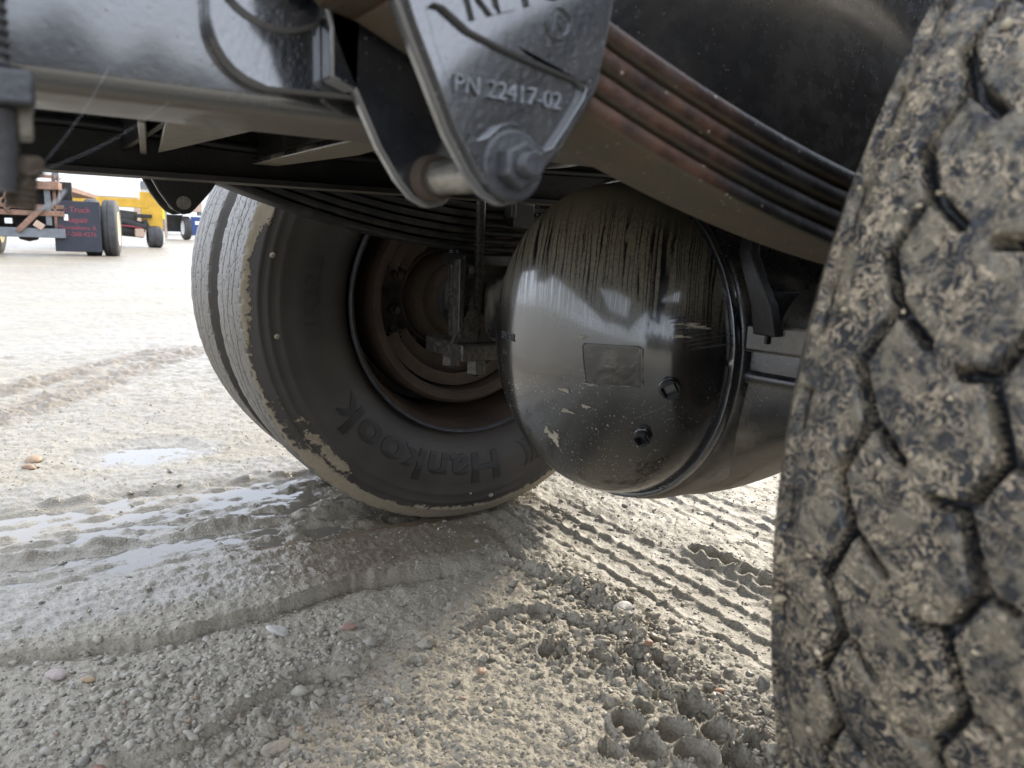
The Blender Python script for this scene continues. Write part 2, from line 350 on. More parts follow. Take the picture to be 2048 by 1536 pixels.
def ground_height(x, y, fine=True):
    x = np.asarray(x, float); y = np.asarray(y, float)
    wx = x + .012 * fbm(x, y, 9, 2, 31); wy = y + .012 * fbm(x, y, 9, 2, 41)
    z = .010 * fbm(x, y, 1.3, 3, 1); rough = np.full_like(x, .75); wet = .42 + .28 * sst(1.2, 2.0, y) * np.clip(.7 + .6 * fbm(x, y, 1.1, 3, 88), 0, 1.2); brown = np.zeros_like(x)  # extra wet over the open yard darkens its colour to offset the bright daylight
    near = np.exp(-((x / 1.2) ** 2 + ((y - .3) / 1.2) ** 2)); z *= 1 - .8 * near
    z += .035 * fbm(x, y, .25, 2, 3) * sst(4, 12, np.hypot(x, y)) - .0 
    # rut behind the left pair of wheels
    along = sst(.35, -.25, x + .05 * fbm(x, y, 5, 2, 8))
    yw = y + .022 * fbm(x, y, 3.2, 3, 5)
    tr = sst(.60, .655, yw) * sst(1.17, 1.12, yw) * along
    z -= .017 * tr; rough = rough * (1 - .45 * tr); wet = np.maximum(wet, tr)
    rid = np.exp(-((yw - .815) / .022) ** 2) * along * np.clip(.75 + .9 * fbm(x, y, 16, 3, 6), .1, 1.6)
    z += .020 * rid; wet -= .5 * np.clip(rid, 0, 1)
    rid2 = np.exp(-((yw - 1.135) / .013) ** 2) * along * np.clip(.5 + .9 * fbm(x, y, 20, 2, 9), 0, 1.4); z += .016 * rid2
    z += .012 * tr * np.clip(fbm(x * .45, y, 34, 3, 12), -.1, 1) + .012 * tr * np.clip(fbm(x * .3, y, 60, 2, 13), 0, 1)
    wet = np.maximum(wet, .95 * sst(.38, .46, yw) * sst(1.45, 1.2, yw) * sst(0., -.35, x))
    # the tan bank where the gravel steps down towards the camera
    d = polyline_dist(wx, y + .012 * fbm(x, y, 22, 3, 15), R2C); k = sst(-.02, -.28, x) * (.75 + .5 * fbm(x, y, 5, 2, 16))
    z += k * (.009 * sst(-.007, .007, d) * np.exp(-np.clip(d, 0, 9) / .3) - .021 * sst(.002, -.006, d) * np.exp(-np.clip(-d - .006, 0, 9) / .05))
    wet = np.maximum(wet, .95 * sst(.0, -.012, d) * sst(-.055, -.02, d) * sst(-.15, -.35, x))
    d = polyline_dist(wx, y + .014 * fbm(x, y, 18, 3, 18), R3C); k = sst(-.40, -.5, x) * (.7 + .6 * fbm(x, y, 6, 2, 19))
    z += k * (.012 * sst(-.006, .006, d) * np.exp(-np.clip(d, 0, 9) / .10) - .010 * sst(.002, -.004, d) * np.exp(-np.clip(-d, 0, 9) / .2))
    rough += .5 * k * sst(0, -.03, d)
    # tyre tracks crossing under the axle
    for xs, y0, y1, dep in (((.094, .152, .205, .268), -.75, .68, .0085), ((.475, .53, .585, .64), -.6, .75, .007), ((.86, .92, .98), -.6, .9, .007)):
        zz = .0045 * (np.abs(((y / .062) % 1) - .5) * 4 - 1) + .008 * fbm(x, y, 4, 2, 23)
        lane = sst(xs[0] - .03, xs[0] + .005, wx) * sst(xs[-1] + .03, xs[-1] - .005, wx) * sst(y0, y0 + .1, y) * sst(y1, y1 - .12, y)
        z -= .007 * lane; rough = rough * (1 - .55 * lane)
        for q, xi in enumerate(xs):
            dd = x + zz * (1 if q % 2 else .8) - xi
            s_ = np.where(dd > 0, .009, .0035)
            z += dep * lane * np.exp(-(dd / s_) ** 2) * np.clip(.8 + .8 * fbm(x, y, 40, 3, 25 + q), .05, 1.5)
        cr = np.exp(-(((((y + .5 * x) / .062) % 1) - .5) / .09) ** 2); z += .0035 * lane * cr * (vnoise(x * 22, y * 22, 27) > .55)
    # broken berms
    for pts, s_, h_ in ([(-.40, .42), (-.3, .10), (-.068, -.058), (.021, -.012), (.122, .002), (.30, -.05), (.45, -.09)], .016, .022), ([(-.5, -.045), (-.339, -.082), (-.248, -.067), (-.113, -.098), (-.012, -.128)], .022, .014):
        ys = [p[0] for p in pts]; xs = [p[1] for p in pts]
        dd = x - np.interp(y, ys, xs) + .012 * fbm(x, y, 15, 3, 33); msk = sst(ys[0], ys[0] + .12, y) * sst(ys[-1], ys[-1] - .06, y)
        if pts[0][1] > .2: msk = sst(-.10, -.05, y) * sst(.43, .36, y)
        b = np.exp(-(dd / s_) ** 2) * msk * np.clip(.6 + 1.0 * fbm(x, y, 26, 3, 35), 0, 1.7); z += h_ * b; rough += .8 * np.exp(-(dd / (s_ * 2.5)) ** 2) * msk
    # scuffed patch with a curved lip
    lip = [(-.36, .10), (-.281, .136), (-.208, .157), (-.127, .135), (-.071, .032), (-.026, -.021), (.02, -.08)]
    d = polyline_dist(x, y + .010 * fbm(x, y, 24, 3, 44), lip); k = sst(-.30, -.26, x) * sst(.0, -.04, x)
    z += k * (.008 * sst(-.005, .005, d) * np.exp(-np.clip(d, 0, 9) / .05) - .009 * sst(.0, -.007, d) * np.exp(-np.clip(-d, 0, 9) / .06)); rough += .9 * k * np.exp(-np.abs(d + .03) / .05)
    # lug prints with thin walls
    jx = x + .007 * fbm(x, y, 30, 2, 51); jy = y + .007 * fbm(x, y, 30, 2, 52)
    D = np.stack([np.hypot(jx - a, jy - b) / r for (a, b), r in zip(HEXES, HR)], 0); D.sort(axis=0); f1, f2 = D[0], D[1]
    edge = np.minimum((f2 - f1) * .5, np.clip(1.18 - f1, -1, 1)); inside = f1 < 1.6
    cell = sst(.05, .20, edge)
    wall = np.exp(-((edge - .0) / .07) ** 2) * sst(1.55, 1.25, f1)
    z = np.where(inside, z + .0105 * wall * np.clip(.75 + 1.1 * fbm(x, y, 34, 2, 53), .05, 1.6) - .0175 * cell * (.9 + .3 * fbm(x, y, 18, 2, 54)), z)
    rough = np.where(inside, rough * (1 - .45 * cell) * (1 - .6 * wall), rough)
    # short print and two pits near the tyre
    cx = np.interp(y, [.30, .374, .455, .552], [-.055, -.027, -.002, .01]); m = sst(.29, .33, y) * sst(.60, .55, y); dd = x - cx
    z += m * (-.008 * np.exp(-((dd + .012) / .018) ** 4) + .006 * np.exp(-((dd - .016) / .006) ** 2) * np.clip(.7 + fbm(x, y, 40, 2, 54), 0, 1.5))
    for a, b in ((.040, .425), (.034, .392)):
        q = np.hypot(x - a, (y - b) * 1.3); z += -.016 * np.exp(-(q / .014) ** 4) + .007 * np.exp(-((q - .022) / .006) ** 2)
    for a, b in ((.322, .18), (.331, .10), (.322, .0), (.328, .14), (.327, .05)):
        q = np.hypot((x - a), (y - b) * .8); z += -.020 * np.exp(-(q / .016) ** 4) + .009 * np.exp(-((q - .026) / .008) ** 2)
    # old tracks out in the open yard
    for (xa, ya), (xb, yb), wd in (((-1.3, 2.15), (-.05, 3.75), .16), ((-1.3, 1.65), (.1, 3.72), .2)):
        L = math.hypot(xb - xa, yb - ya); tx, ty = (xb - xa) / L, (yb - ya) / L
        s_ = (x - xa) * tx + (y - ya) * ty; dd = -(x - xa) * ty + (y - ya) * tx + .03 * fbm(x, y, 3, 2, 61)
        m = np.exp(-(dd / (wd * .5)) ** 4) * sst(-1.5, -.5, s_) * sst(L, L - .5, s_); z += m * (.022 * np.clip(fbm(x, y, 11, 3, 62), -.5, 1)); rough += m; brown += .9 * m
    # a saucer of water and the soaked mud beside the tyre
    q = np.hypot((x + .60) / 1.3, y - 1.475 + .02 * fbm(x, y, 9, 2, 65)); z -= .016 * np.exp(-(q / .13) ** 4); wet = np.maximum(wet, sst(.22, .12, q))
    soak = sst(.36, .43, y + .1 * fbm(x, y, 4, 3, 66)) * sst(.75, .62, y) * sst(-.62, -.42, x) * sst(.06, -.05, x); brown += soak; wet = np.maximum(wet, .6 * soak)
    z -= .010 * soak * np.clip(.2 + fbm(x * .6, y, 7, 3, 67), 0, 1)
    # tyre footprints
    for yc in (.74, 1.049, -.74, -1.049):
        m = np.exp(-((y - yc) / .125) ** 6) * np.exp(-(x / .17) ** 4); z -= .016 * m
        m2 = np.exp(-((y - yc) / .15) ** 6) * np.exp(-((np.abs(x) - .21) / .05) ** 2); z += .008 * m2 * np.clip(.6 + fbm(x, y, 14, 2, 70), 0, 1.4)
    if fine:
        a = np.clip(rough, .1, 2.2)
        z += .0055 * a * fbm(x, y, 42, 3, 71) + .0056 * a * np.maximum(fbm(x, y, 85, 3, 75), -.15) + .0034 * a * fbm(x, y, 190, 2, 79)
        farr = sst(1.6, 3.5, np.hypot(x + .9, y + .9)); z += .010 * farr * fbm(x, y, 18, 3, 83)
    return z, np.clip(wet, 0, 1), np.clip(brown, 0, 1), rough
def m_mud():
    n = N('yard_mud'); wet = n.attr('wet'); br = n.attr('brown')
    big = n.noise(2.2, 4); mid = n.noise(26, 5, .65); fin = n.noise(260, 3)
    col = n.mix(n.step(big, .3, .7), (.270, .238, .178), (.325, .288, .220))
    col = n.mix(n.math('MULTIPLY', n.step(mid, .35, .75), .6), col, (.215, .190, .145))
    grain = n.voro(330, out='Color'); gx = n.xyz(grain)['X']
    col = n.mix(n.math('MULTIPLY', n.step(gx, .55, .95), .45), col, (.41, .37, .30)); col = n.mix(n.math('MULTIPLY', n.step(gx, .25, .02), .5), col, (.125, .11, .09))
    col = n.mix(n.math('MULTIPLY', br, .75), col, (.20, .155, .105))
    wf = n.step(n.math('ADD', wet, n.math('MULTIPLY', n.math('SUBTRACT', n.noise(14, 4), .5), .6)), .25, .95)
    col = n.mix(n.math('MULTIPLY', wf, .6), col, n.mix(.5, col, (.12, .105, .085)))
    r = n.math('SUBTRACT', .68, n.math('MULTIPLY', wf, .44))
    nb = n.bump(n.noise(420, 3, .6), .0012, .8); nb = n.bump(n.math('SUBTRACT', 1, n.voro(200)), .0014, .7, nb)
    MT['yard_mud'] = n.done(col, r, 0., nb, .5)
m_mud()
az = np.concatenate([np.arange(-60, 60, .1375), np.linspace(60, 300, 60, endpoint=False)]) * PI / 180 + YAW
def geo(a, b, q):
    n = max(2, int(math.log(b / a) / math.log(q))); return list(np.geomspace(a, b, n, endpoint=False))
rr = np.array([.01] + geo(.05, .6, 1.035) + geo(.6, 4.5, 1.0036) + geo(4.5, 30, 1.012) + geo(30, 900, 1.08) + [900])
A, Rr = np.meshgrid(az, rr, indexing='ij'); GX = CAM[0] + Rr * np.cos(A); GY = CAM[1] + Rr * np.sin(A)
gx, gy = GX.ravel(), GY.ravel()
gz, gw, gb, grough = ground_height(gx, gy)
ground = grid_mesh('ground', np.stack([gx, gy, gz], -1), len(az), len(rr), 'yard_mud', wrap_u=True, attrs={'wet': gw, 'brown': gb})
tag(ground, 'grey tan mud and gravel yard with wet ruts, tyre tracks and lug prints', kind='structure')

# standing water
def m_water(name, col):
    n = N(name); MT[name] = n.done(n.mix(n.noise(9, 3), tuple(v * .85 for v in col), col), .04, 0., n.bump(n.noise(26, 2), .0008, .5), .5)
m_water('rut_water', (.16, .145, .12)); m_water('brown_water', (.23, .175, .115))
def puddle(x0, x1, y0, y1, z, mat, label):
    xs, ys = np.linspace(x0, x1, 14), np.linspace(y0, y1, 8); X, Y = np.meshgrid(xs, ys, indexing='ij')
    o = grid_mesh('puddle', np.stack([X.ravel(), Y.ravel(), np.full(X.size, z)], -1), 14, 8, mat); tag(o, label, kind='structure')
puddle(-2.4, -.28, .56, 1.2, -.0165, 'rut_water', 'shallow water lying in the wheel rut behind the dual tyres')
puddle(-.56, -.06, .41, .66, -.0155, 'brown_water', 'brown muddy water in front of the dual tyres')
puddle(-.85, -.38, 1.3, 1.64, -.013, 'rut_water', 'small round puddle shining in the open yard')

# gravel: joined stones
def ico(sub):
    bm = bmesh.new(); bmesh.ops.create_icosphere(bm, subdivisions=sub, radius=1)
    v = np.array([q.co[:] for q in bm.verts]); f = np.array([[q.index for q in p.verts] for p in bm.faces]); bm.free(); return v, f
ICO1, ICO2 = ico(1), ico(2)
def m_stone():
    n = N('yard_stone'); t = n.attr('tint')
    col = n.mix(n.step(t, .0, .6), (.19, .175, .145), (.33, .295, .235)); col = n.mix(n.step(t, .7, .97), col, (.40, .37, .31)); col = n.mix(n.step(t, .985, .992), col, (.28, .18, .12))
    col = n.mix(n.math('MULTIPLY', n.step(n.noise(130, 4), .4, .7), .5), col, (.26, .235, .19))
    MT['yard_stone'] = n.done(col, n.step(n.noise(40, 3), .3, .7, .4, .68), 0., n.bump(n.noise(500, 3), .0006), .5)
m_stone()
def scatter(name, x, y, s, sub, label):
    V0, F0 = ico(sub); n = len(x); zc = ground_height(x, y)[0]
    ang = rng.uniform(0, 2 * PI, n); sc = s[:, None] * rng.uniform(.6, 1.25, (n, 3)) * np.array([1, 1, .62])
    jit = 1 + .22 * rng.normal(size=(n, len(V0), 1)).clip(-1.6, 1.6)
    P = V0[None] * jit * sc[:, None, :]; c, q = np.cos(ang)[:, None], np.sin(ang)[:, None]
    tl = rng.normal(0, .3, (n, 1)); P[:, :, 2] += P[:, :, 0] * tl
    X = P[:, :, 0] * c - P[:, :, 1] * q + x[:, None]; Y = P[:, :, 0] * q + P[:, :, 1] * c + y[:, None]; Z = P[:, :, 2] + (zc + s * .02)[:, None]
    V = np.stack([X, Y, Z], -1).reshape(-1, 3); F = (F0[None] + (np.arange(n) * len(V0))[:, None, None]).reshape(-1, 3)
    me = bpy.data.meshes.new(name); me.vertices.add(len(V)); me.vertices.foreach_set('co', V.astype(np.float32).ravel())
    me.loops.add(F.size); me.loops.foreach_set('vertex_index', F.astype(np.int32).ravel()); me.polygons.add(len(F)); me.polygons.foreach_set('loop_start', np.arange(0, F.size, 3, dtype=np.int32))
    me.update(calc_edges=True); me.attributes.new('tint', 'FLOAT', 'POINT').data.foreach_set('value', np.repeat(rng.random(n), len(V0)).astype(np.float32))
    if sub > 1: me.shade_smooth()
    me.materials.append(MT['yard_stone']); o = bpy.data.objects.new(name, me); COL.objects.link(o); tag(o, label, kind='stuff'); return o
def fan(n, r0, r1, pw=1.):
    r = r0 + (r1 - r0) * rng.random(n) ** pw; a = YAW + np.radians(rng.uniform(-46, 42, n)); return CAM[0] + r * np.cos(a), CAM[1] + r * np.sin(a)
x, y = fan(26000, .75, 3.4, 1.5); _, wt, _, ro = ground_height(x, y, False)
keep = rng.random(len(x)) < np.clip(.25 + .75 * ro - .85 * (wt > .8), .05, 1); x, y = x[keep], y[keep]
scatter('gravel', x, y, rng.lognormal(-6.15, .35, len(x)).clip(.0012, .006), 1, 'fine loose gravel pressed into the grey mud')
def blob(n, cx, cy, sx, sy): return rng.normal(cx, sx, n), rng.normal(cy, sy, n)
parts_ = [blob(1100, -.74, .12, .16, .13), blob(420, -.05, -.22, .05, .16), blob(200, -.03, .12, .05, .14), blob(120, -.15, .0, .1, .12), fan(300, .8, 2.4)]
x = np.concatenate([p[0] for p in parts_]); y = np.concatenate([p[1] for p in parts_])
scatter('gravel', x, y, rng.lognormal(-5.45, .33, len(x)).clip(.0025, .010), 2, 'larger rounded pebbles lying in the mud')
x, y = np.concatenate([blob(90, -.03, .10, .05, .13), blob(110, -.12, -.03, .10, .10), blob(60, -.22, .10, .07, .05), blob(70, -.05, -.25, .05, .12), blob(60, .16, .52, .05, .05), blob(70, -.62, .02, .12, .06)], axis=1)
o = scatter('clods', x, y, rng.lognormal(-5.0, .35, len(x)).clip(.003, .013), 2, 'crumbled mud clods round the prints and berms'); o.data.materials[0] = MT['yard_mud']
for a_ in ('wet', 'brown'): o.data.attributes.new(a_, 'FLOAT', 'POINT').data.foreach_set('value', np.full(len(o.data.vertices), .3 if a_ == 'wet' else 0., np.float32))
V0, F0 = ico(3)
for px, py, r, col, lab in ((-.873, .299, .0125, (.33, .27, .24), 'pink grey pebble lying in the wet trough by the tan bank'), (-.885, 1.51, .022, (.30, .195, .11), 'long orange brown stone lying out by the round puddle'), (-.895, 1.43, .014, (.27, .17, .10), 'smaller reddish stone beside the long orange one'),
        (-.835, .262, .008, (.33, .24, .14), 'small amber pebble near the pink one'), (-.84, .04, .009, (.26, .15, .10), 'rust red pebble in the near left gravel'), (-.455, .225, .009, (.29, .18, .14), 'flat reddish chip on the smooth mud past the bank'),
        (-.325, .005, .007, (.36, .23, .14), 'orange pebble left of the lug prints'), (-.052, -.07, .007, (.33, .19, .11), 'orange pebble in the crumbled berm beside the lug prints'), (-.035, -.21, .008, (.38, .21, .12), 'bright orange pebble on the stony strip near the tyre'),
        (-.56, .27, .016, (.42, .39, .35), 'pale rounded stone half sunk in the mud'), (-.64, -.01, .014, (.30, .25, .19), 'brown tan pebble at the near edge of the mud'), (.0, .055, .016, (.42, .41, .38), 'flat grey stone lying against the tread track')):
    mname = 'pebble_%02x%02x%02x' % tuple(int(255 * q) for q in col)
    if mname not in MT: m_plain(mname, col, .5, 0, .2, 90, .0008)
    q = V0 * (1 + .10 * rng.normal(size=(len(V0), 1)).clip(-1, 1) * 0 + .16 * np.sin(V0 @ rng.normal(0, 2.2, (3, 1)) + rng.uniform(0, 6)))
    a = rng.uniform(0, PI); q = q * r * np.array([1.35, .9, .55]); q = np.stack([q[:, 0] * math.cos(a) - q[:, 1] * math.sin(a), q[:, 0] * math.sin(a) + q[:, 1] * math.cos(a), q[:, 2]], -1)
    mb = MB(); mb.add(q, F0.tolist()); o = mb.build('pebble', mname, smooth=60)
    o.location = (px, py, float(ground_height(np.array([px]), np.array([py]))[0][0]) + r * .22); tag(o, lab, 'pebble', 'loose coloured pebbles in the mud')

# ------------------------------------------------------------------ the truck
truck = tag(empty('truck'), 'black truck seen from underneath, dual rear wheels, leaf springs and round axle cover', 'truck')
RL, ZB, ZT = .4141, .7212, .985          # rail web, bottom and top
# frame rails: C channels opening inward
def rail(sy):
    th, fl, rc = .008, .0843, .012
    o = [(-RL, ZT), (-RL, ZB + rc)] + [(-RL + rc - rc * math.cos(a), ZB + rc - rc * math.sin(a)) for a in np.linspace(.2, PI / 2, 5)] + [(-RL + fl, ZB), (-RL + fl, ZB + th), (-RL + th + .006, ZB + th), (-RL + th, ZB + th + .006), (-RL + th, ZT - th), (-RL + fl, ZT - th), (-RL + fl, ZT)]
    mb = MB(); mb.prism([o], lambda u, v, h: (h, u * sy, v), -2.7, 3.6)
    return mb.build('frame_rail', 'rail_paint' if sy > 0 else 'far_paint', truck, smooth=30)
rn, rf = rail(1), rail(-1)
def rail_bolt(par, x, y, z, dy, mat, r=.017):
    mb = MB(); mb.cyl((x, y, z), (x, y + dy * .004, z), r * 1.35, 20); hexnut(mb, (x, y + dy * .004, z), (0, dy, 0), r, .014); mb.cyl((x, y + dy * .017, z), (x, y + dy * .026, z), r * .55, 12)
    mb.build('bolt', mat, par, smooth=30)
for px in (-.773, -.59, -.41, -.23, -.02, .2): rail_bolt(rf, px, .4055, .803, -1, 'far_paint')
for px in (-.81, -.63, -.45): rail_bolt(rf, px, .4055, .905, -1, 'far_paint')
# cross members between the rails, with tapered lower flanges
mb = MB(); mb.box((-.735, 0, .86), (.008, .80, .2)); mb.build('crossmember', 'far_paint', truck, 30, .002)
mb = MB(); mb.prism([[(-.700, .328), (-.752, -.10), (-.655, -.10)]], lambda u, v, h: (u, v, h), .754, .764); mb.build('gusset_plate', 'axle_paint', truck, 30, .002)
mb = MB(); mb.prism([[(-.712, .34), (-.762, -.04), (-.77, -.04), (-.722, .34)]], lambda u, v, h: (u, v, h), .752, .83); mb.build('gusset_plate', 'axle_paint', truck, 30, .002)
mb = MB(); mb.prism([[(-.568, .33), (-.53, .33), (-.505, .05), (-.53, -.2), (-.565, -.2)]], lambda u, v, h: (u, v, h), .750, .758); mb.build('gusset_plate', 'axle_paint', truck, 30, .002)
for c_, d_ in (((-.55, 0.05, .80), (.008, .6, .075)), ((.9, 0, .85), (.01, .8, .18)), ((.25, 0, .88), (.01, .8, .12))): mb = MB(); mb.box(c_, d_); mb.build('crossmember', 'far_paint', truck, 30, .002)
# unseen deck above, added narrow to keep the axle cover's reflections dark
mb = MB(); mb.box((.8, 0, 1.06), (4.4, .92, .05)); mb.build('deck', 'deck_black', truck, 30)
for sy in (-1, 1): mb = MB(); mb.box((.5, sy * .40, 1.01), (5.4, .07, .045)); mb.build('subframe_runner', 'deck_black', truck, 30)
mb = MB(); mb.box((-2.45, 0, .86), (.01, .80, .2)); mb.build('crossmember', 'far_paint', truck, 30, .002)

# spring hangers (cast cheeks, web, pin)
CH = [(-.724, .96), (-.724, .80), (-.7145, .765), (-.710, .754), (-.697, .728), (-.686, .706), (-.673, .687), (-.663, .6765), (-.651, .671), (-.640, .6735), (-.632, .681), (-.618, .697), (-.605, .713), (-.589, .738), (-.5825, .773), (-.580, .79), (-.578, .96)]
PK = [(-.699, .757), (-.701, .7625), (-.697, .766), (-.691, .7655), (-.676, .757), (-.655, .7515), (-.630, .7465), (-.6055, .7425), (-.600, .739), (-.602, .733), (-.613, .7165), (-.622, .7045), (-.627, .7025), (-.633, .7055), (-.640, .7125), (-.648, .7155), (-.656, .7130), (-.664, .7060), (-.670, .7040), (-.6755, .7085), (-.684, .7225), (-.693, .741)]
def inset(P, d):
    c = np.mean(P, 0); out = []
    n = len(P)
    for i in range(n):
        a, b, q = np.array(P[i - 1]), np.array(P[i]), np.array(P[(i + 1) % n]); t = q - a; t = t / np.linalg.norm(t); nn = np.array([-t[1], t[0]])
        if nn @ (c - b) < 0: nn = -nn
        out.append(tuple(b + nn * d))
    return out
def shrink(P, k):
    c = np.mean(P, 0); return [tuple(c + (np.array(q) - c) * k) for q in P]
m_plain('worn_letter', (.16, .165, .175), .38, 0, .35, 160, .0006, .7)
def hanger(sy, mat):
    h = empty('spring_hanger', (0, 0, 0), truck); Y = lambda y: y * sy
    f = lambda u, v, q: (u, q * sy, v)
    mb = MB(); mb.prism([CH], f, -.5365, -.5275); mb.build('cheek_plate', mat, h, 30, .0022)
    mb = MB(); mb.prism([inset(CH, .004), PK], f, -.5415, -.5360); mb.build('raised_face', mat, h, 30, .0024)
    mb = MB(); mb.prism([CH], f, -.447, -.437); mb.build('cheek_plate', mat, h, 30, .0022)
    # base plate on the rail with rounded corner
    rc = .035; bp = [(-.779, .97)] + [(-.779 + rc - rc * math.cos(a), .735 + rc - rc * math.sin(a)) for a in np.linspace(0, PI / 2, 8)] + [(-.70, .7365), (-.58, .7365), (-.52, .745), (-.52, .97)]
    mb = MB(); mb.prism([bp], f, -.4300, -.4146); mb.build('base_plate', mat, h, 30, .003)
    mb = MB(); mb.lathe([(Y(-.4305), .040), (Y(-.4375), .038), (Y(-.4375), .030), (Y(-.4330), .029), (Y(-.4330), .001)], 'y', (-.742, 0, .806), 40); mb.build('boss', mat, h, 30)
    mb = MB(); hexnut(mb, (-.742, Y(-.434), .806), (0, -sy, 0), .021, .018); mb.cyl((-.742, Y(-.45), .806), (-.742, Y(-.462), .806), .0105, 16); mb.build('bolt', mat, h, 30, .001)
    # rib from the base plate to the inner cheek and the cam block the leaves slide under
    mb = MB(); mb.prism([[(-.716, .96), (-.716, .742), (-.700, .737), (-.690, .96)]], f, -.447, -.4302); mb.build('web', mat, h, 30, .002)
    cam_ = [(-.735, .800), (-.733, .789), (-.724, .780), (-.70, .775), (-.66, .772), (-.60, .772), (-.59, .85), (-.73, .85)]
    mb = MB(); mb.prism([cam_], f, -.5272, -.4475); mb.build('cam_block', 'cam_rust', h, 30, .004)
    mb = MB(); mb.cyl((-.650, Y(-.4300), .6895), (-.650, Y(-.5273), .6895), .0105, 28); mb.build('pin', 'bright_steel', h, 30)
    mb = MB(); mb.lathe([(Y(-.4475), .0105), (Y(-.4475), .0150), (Y(-.4600), .0138), (Y(-.4600), .0105)], 'y', (-.650, 0, .6895), 28); mb.build('bushing', 'dark_rust', h, 30)
    mb = MB(); mb.lathe([(Y(-.5364), .0190), (Y(-.5420), .0190), (Y(-.5430), .0175), (Y(-.5430), .001)], 'y', (-.647, 0, .6925), 32); mb.build('washer', 'gray_casting', h, 30); mb = MB(); hexnut(mb, (-.647, Y(-.5428), .6925), (0, -sy, 0), .0128, .011, .2); mb.build('nut', 'gray_casting' if sy > 0 else mat, h, 30, .0008)
    mb = MB(); stud(mb, (-.647, Y(-.5520), .6925), (-.647, Y(-.5630), .6925), .0066, .0022); mb.build('stud_end', 'gray_casting' if sy > 0 else mat, h, 30)
    return h
m_rust('cam_rust', (.05, .045, .035), (.09, .065, .04), (.02, .02, .018), .5)
hn = hanger(1, 'cast_paint'); hf = hanger(-1, 'far_paint')
# raised lettering on the near cheek (seen from the truck's right: +X to the right)
def onplate(ox, oz, ang, y):
    c, s = math.cos(ang), math.sin(ang); return lambda a, b, d: (ox + a * c - b * s, y - d, oz + a * s + b * c)
lettering('REYCO', .034, .0030, onplate(-.636, .7765, .36, -.5416), 'cast_paint', hn, xs=.80)
lettering('PN 22417-02', .0130, .0022, onplate(-.649, .7265, -.02, -.5368), 'worn_letter', hn, xs=.98)
mb = MB(); mb.lathe([(-.5413, .0095), (-.5433, .0092), (-.5433, .0072), (-.5413, .0070)], 'y', (-.6215, 0, .7700), 28); mb.build('trade_ring', 'cast_paint', hn, 30)
lettering('R', .0115, .0012, onplate(-.6215, .7660, 0, -.5415), 'cast_paint', hn)

# leaf springs
def leafspring(sy, mat, n):
    s = empty('leaf_spring', (0, 0, 0), truck); t = .0128
    xs = np.linspace(-.705, .70, 57); zc = lambda x, k: .622 + .305 * x * x + k * (t + .0022 + .0016 * (1 - (x / .7) ** 2)) + .004 * k * (abs(x) / .7) ** 2 * 0
    for k in range(n):
        L = .705 if k < 4 else .60 - .10 * (k - 4); fr = []
        for x in xs[np.abs(xs) <= L]:
            z0 = zc(x, k); sl = .61 * x; c = 1 / math.hypot(1, sl); up = np.array([-sl * c, 0, c]); p = np.array([x, 0, z0]); row = []
            for yy, hh in ((-.5250, .0), (-.5283, .14), (-.5298, .38), (-.5298, .62), (-.5283, .86), (-.5250, 1.), (-.4570, 1.), (-.4535, .86), (-.452, .6), (-.452, .4), (-.4535, .14), (-.4570, 0.)):
                q = p + up * hh * t; row.append((q[0], yy * sy, q[2]))
            fr.append(row)
        mb = MB(); mb.ring(fr); mb.build('leaf', mat, s, 50)
    return s
leafspring(1, 'near_leaf', 4); leafspring(-1, 'far_leaf', 7)

# axle: banjo housing, differential cover, tubes
YB, ZBW, XR, RB, DB, EN, EE = -.0716, .5169, -.1662, .2173, .1341, .8126, .8136
ax = empty('axle', (0, 0, 0), truck)
mb = MB(); fr = []
ys = np.concatenate([np.linspace(-.62, -.36, 8), np.linspace(-.34, .26, 41), np.linspace(.28, .62, 10)])
for yv in ys:
    q = abs(yv - YB); hz = np.interp(q, [0, .06, .10, .14, .18, .22, .265, .31, .36, .6], [.235, .225, .208, .184, .157, .130, .105, .086, .072, .066])
    hx = np.interp(q, [0, .12, .2, .28, .36, .45, .6], [.142, .142, .140, .126, .100, .078, .066]); e = np.interp(q, [0, .25, .5], [2.4, 3.2, 3.6]); row = []
    for a in np.linspace(0, 2 * PI, 48, endpoint=False):
        c, s_ = math.cos(a), math.sin(a); row.append((-.015 + hx * math.copysign(abs(c) ** (2 / e), c), yv, .508 + hz * math.copysign(abs(s_) ** (2 / e), s_)))
    fr.append(row)
mb.ring(fr); mb.build('axle_housing', 'axle_paint', ax, 50)
wb = lambda t, i: .00025 * math.sin(17 * t + math.sin(5 * t)) + .0002 * math.sin(53 * t + 3 * math.sin(7 * t) + i)
mb = MB(); mb.lathe([(-.090, .2335), (-.135, .2325), (-.150, .230), (-.158, .226), (-.160, .222), (-.160, .205)], 'x', (0, YB, ZBW), 128); mb.build('banjo_flange', 'axle_paint', ax, 60)
mb = MB(); mb.lathe([(-.158, .2235), (-.166, .2262), (-.173, .2245), (-.1745, .2185), (-.170, .214)], 'x', (0, YB, ZBW), 200, wob=wb); mb.build('weld_bead', 'weld_paint' if 'weld_paint' in MT else 'cast_paint', ax, 60)
prof = []
for t in np.linspace(0, 1, 40):
    a = t * PI / 2; prof.append((XR - DB * math.sin(a) ** EE, max(1e-4, RB * math.cos(a) ** EN)))
prof = [(XR + .01, RB + .001)] + prof
mb = MB(); mb.lathe(prof, 'x', (0, YB, ZBW), 160); cover = mb.build('axle_cover', 'bowl_paint', ax, 80)
def bowl_x(y, z):
    r = math.hypot(y - YB, z - ZBW); a = math.acos(min(1, (r / RB) ** (1 / EN))); return XR - DB * math.sin(a) ** EE
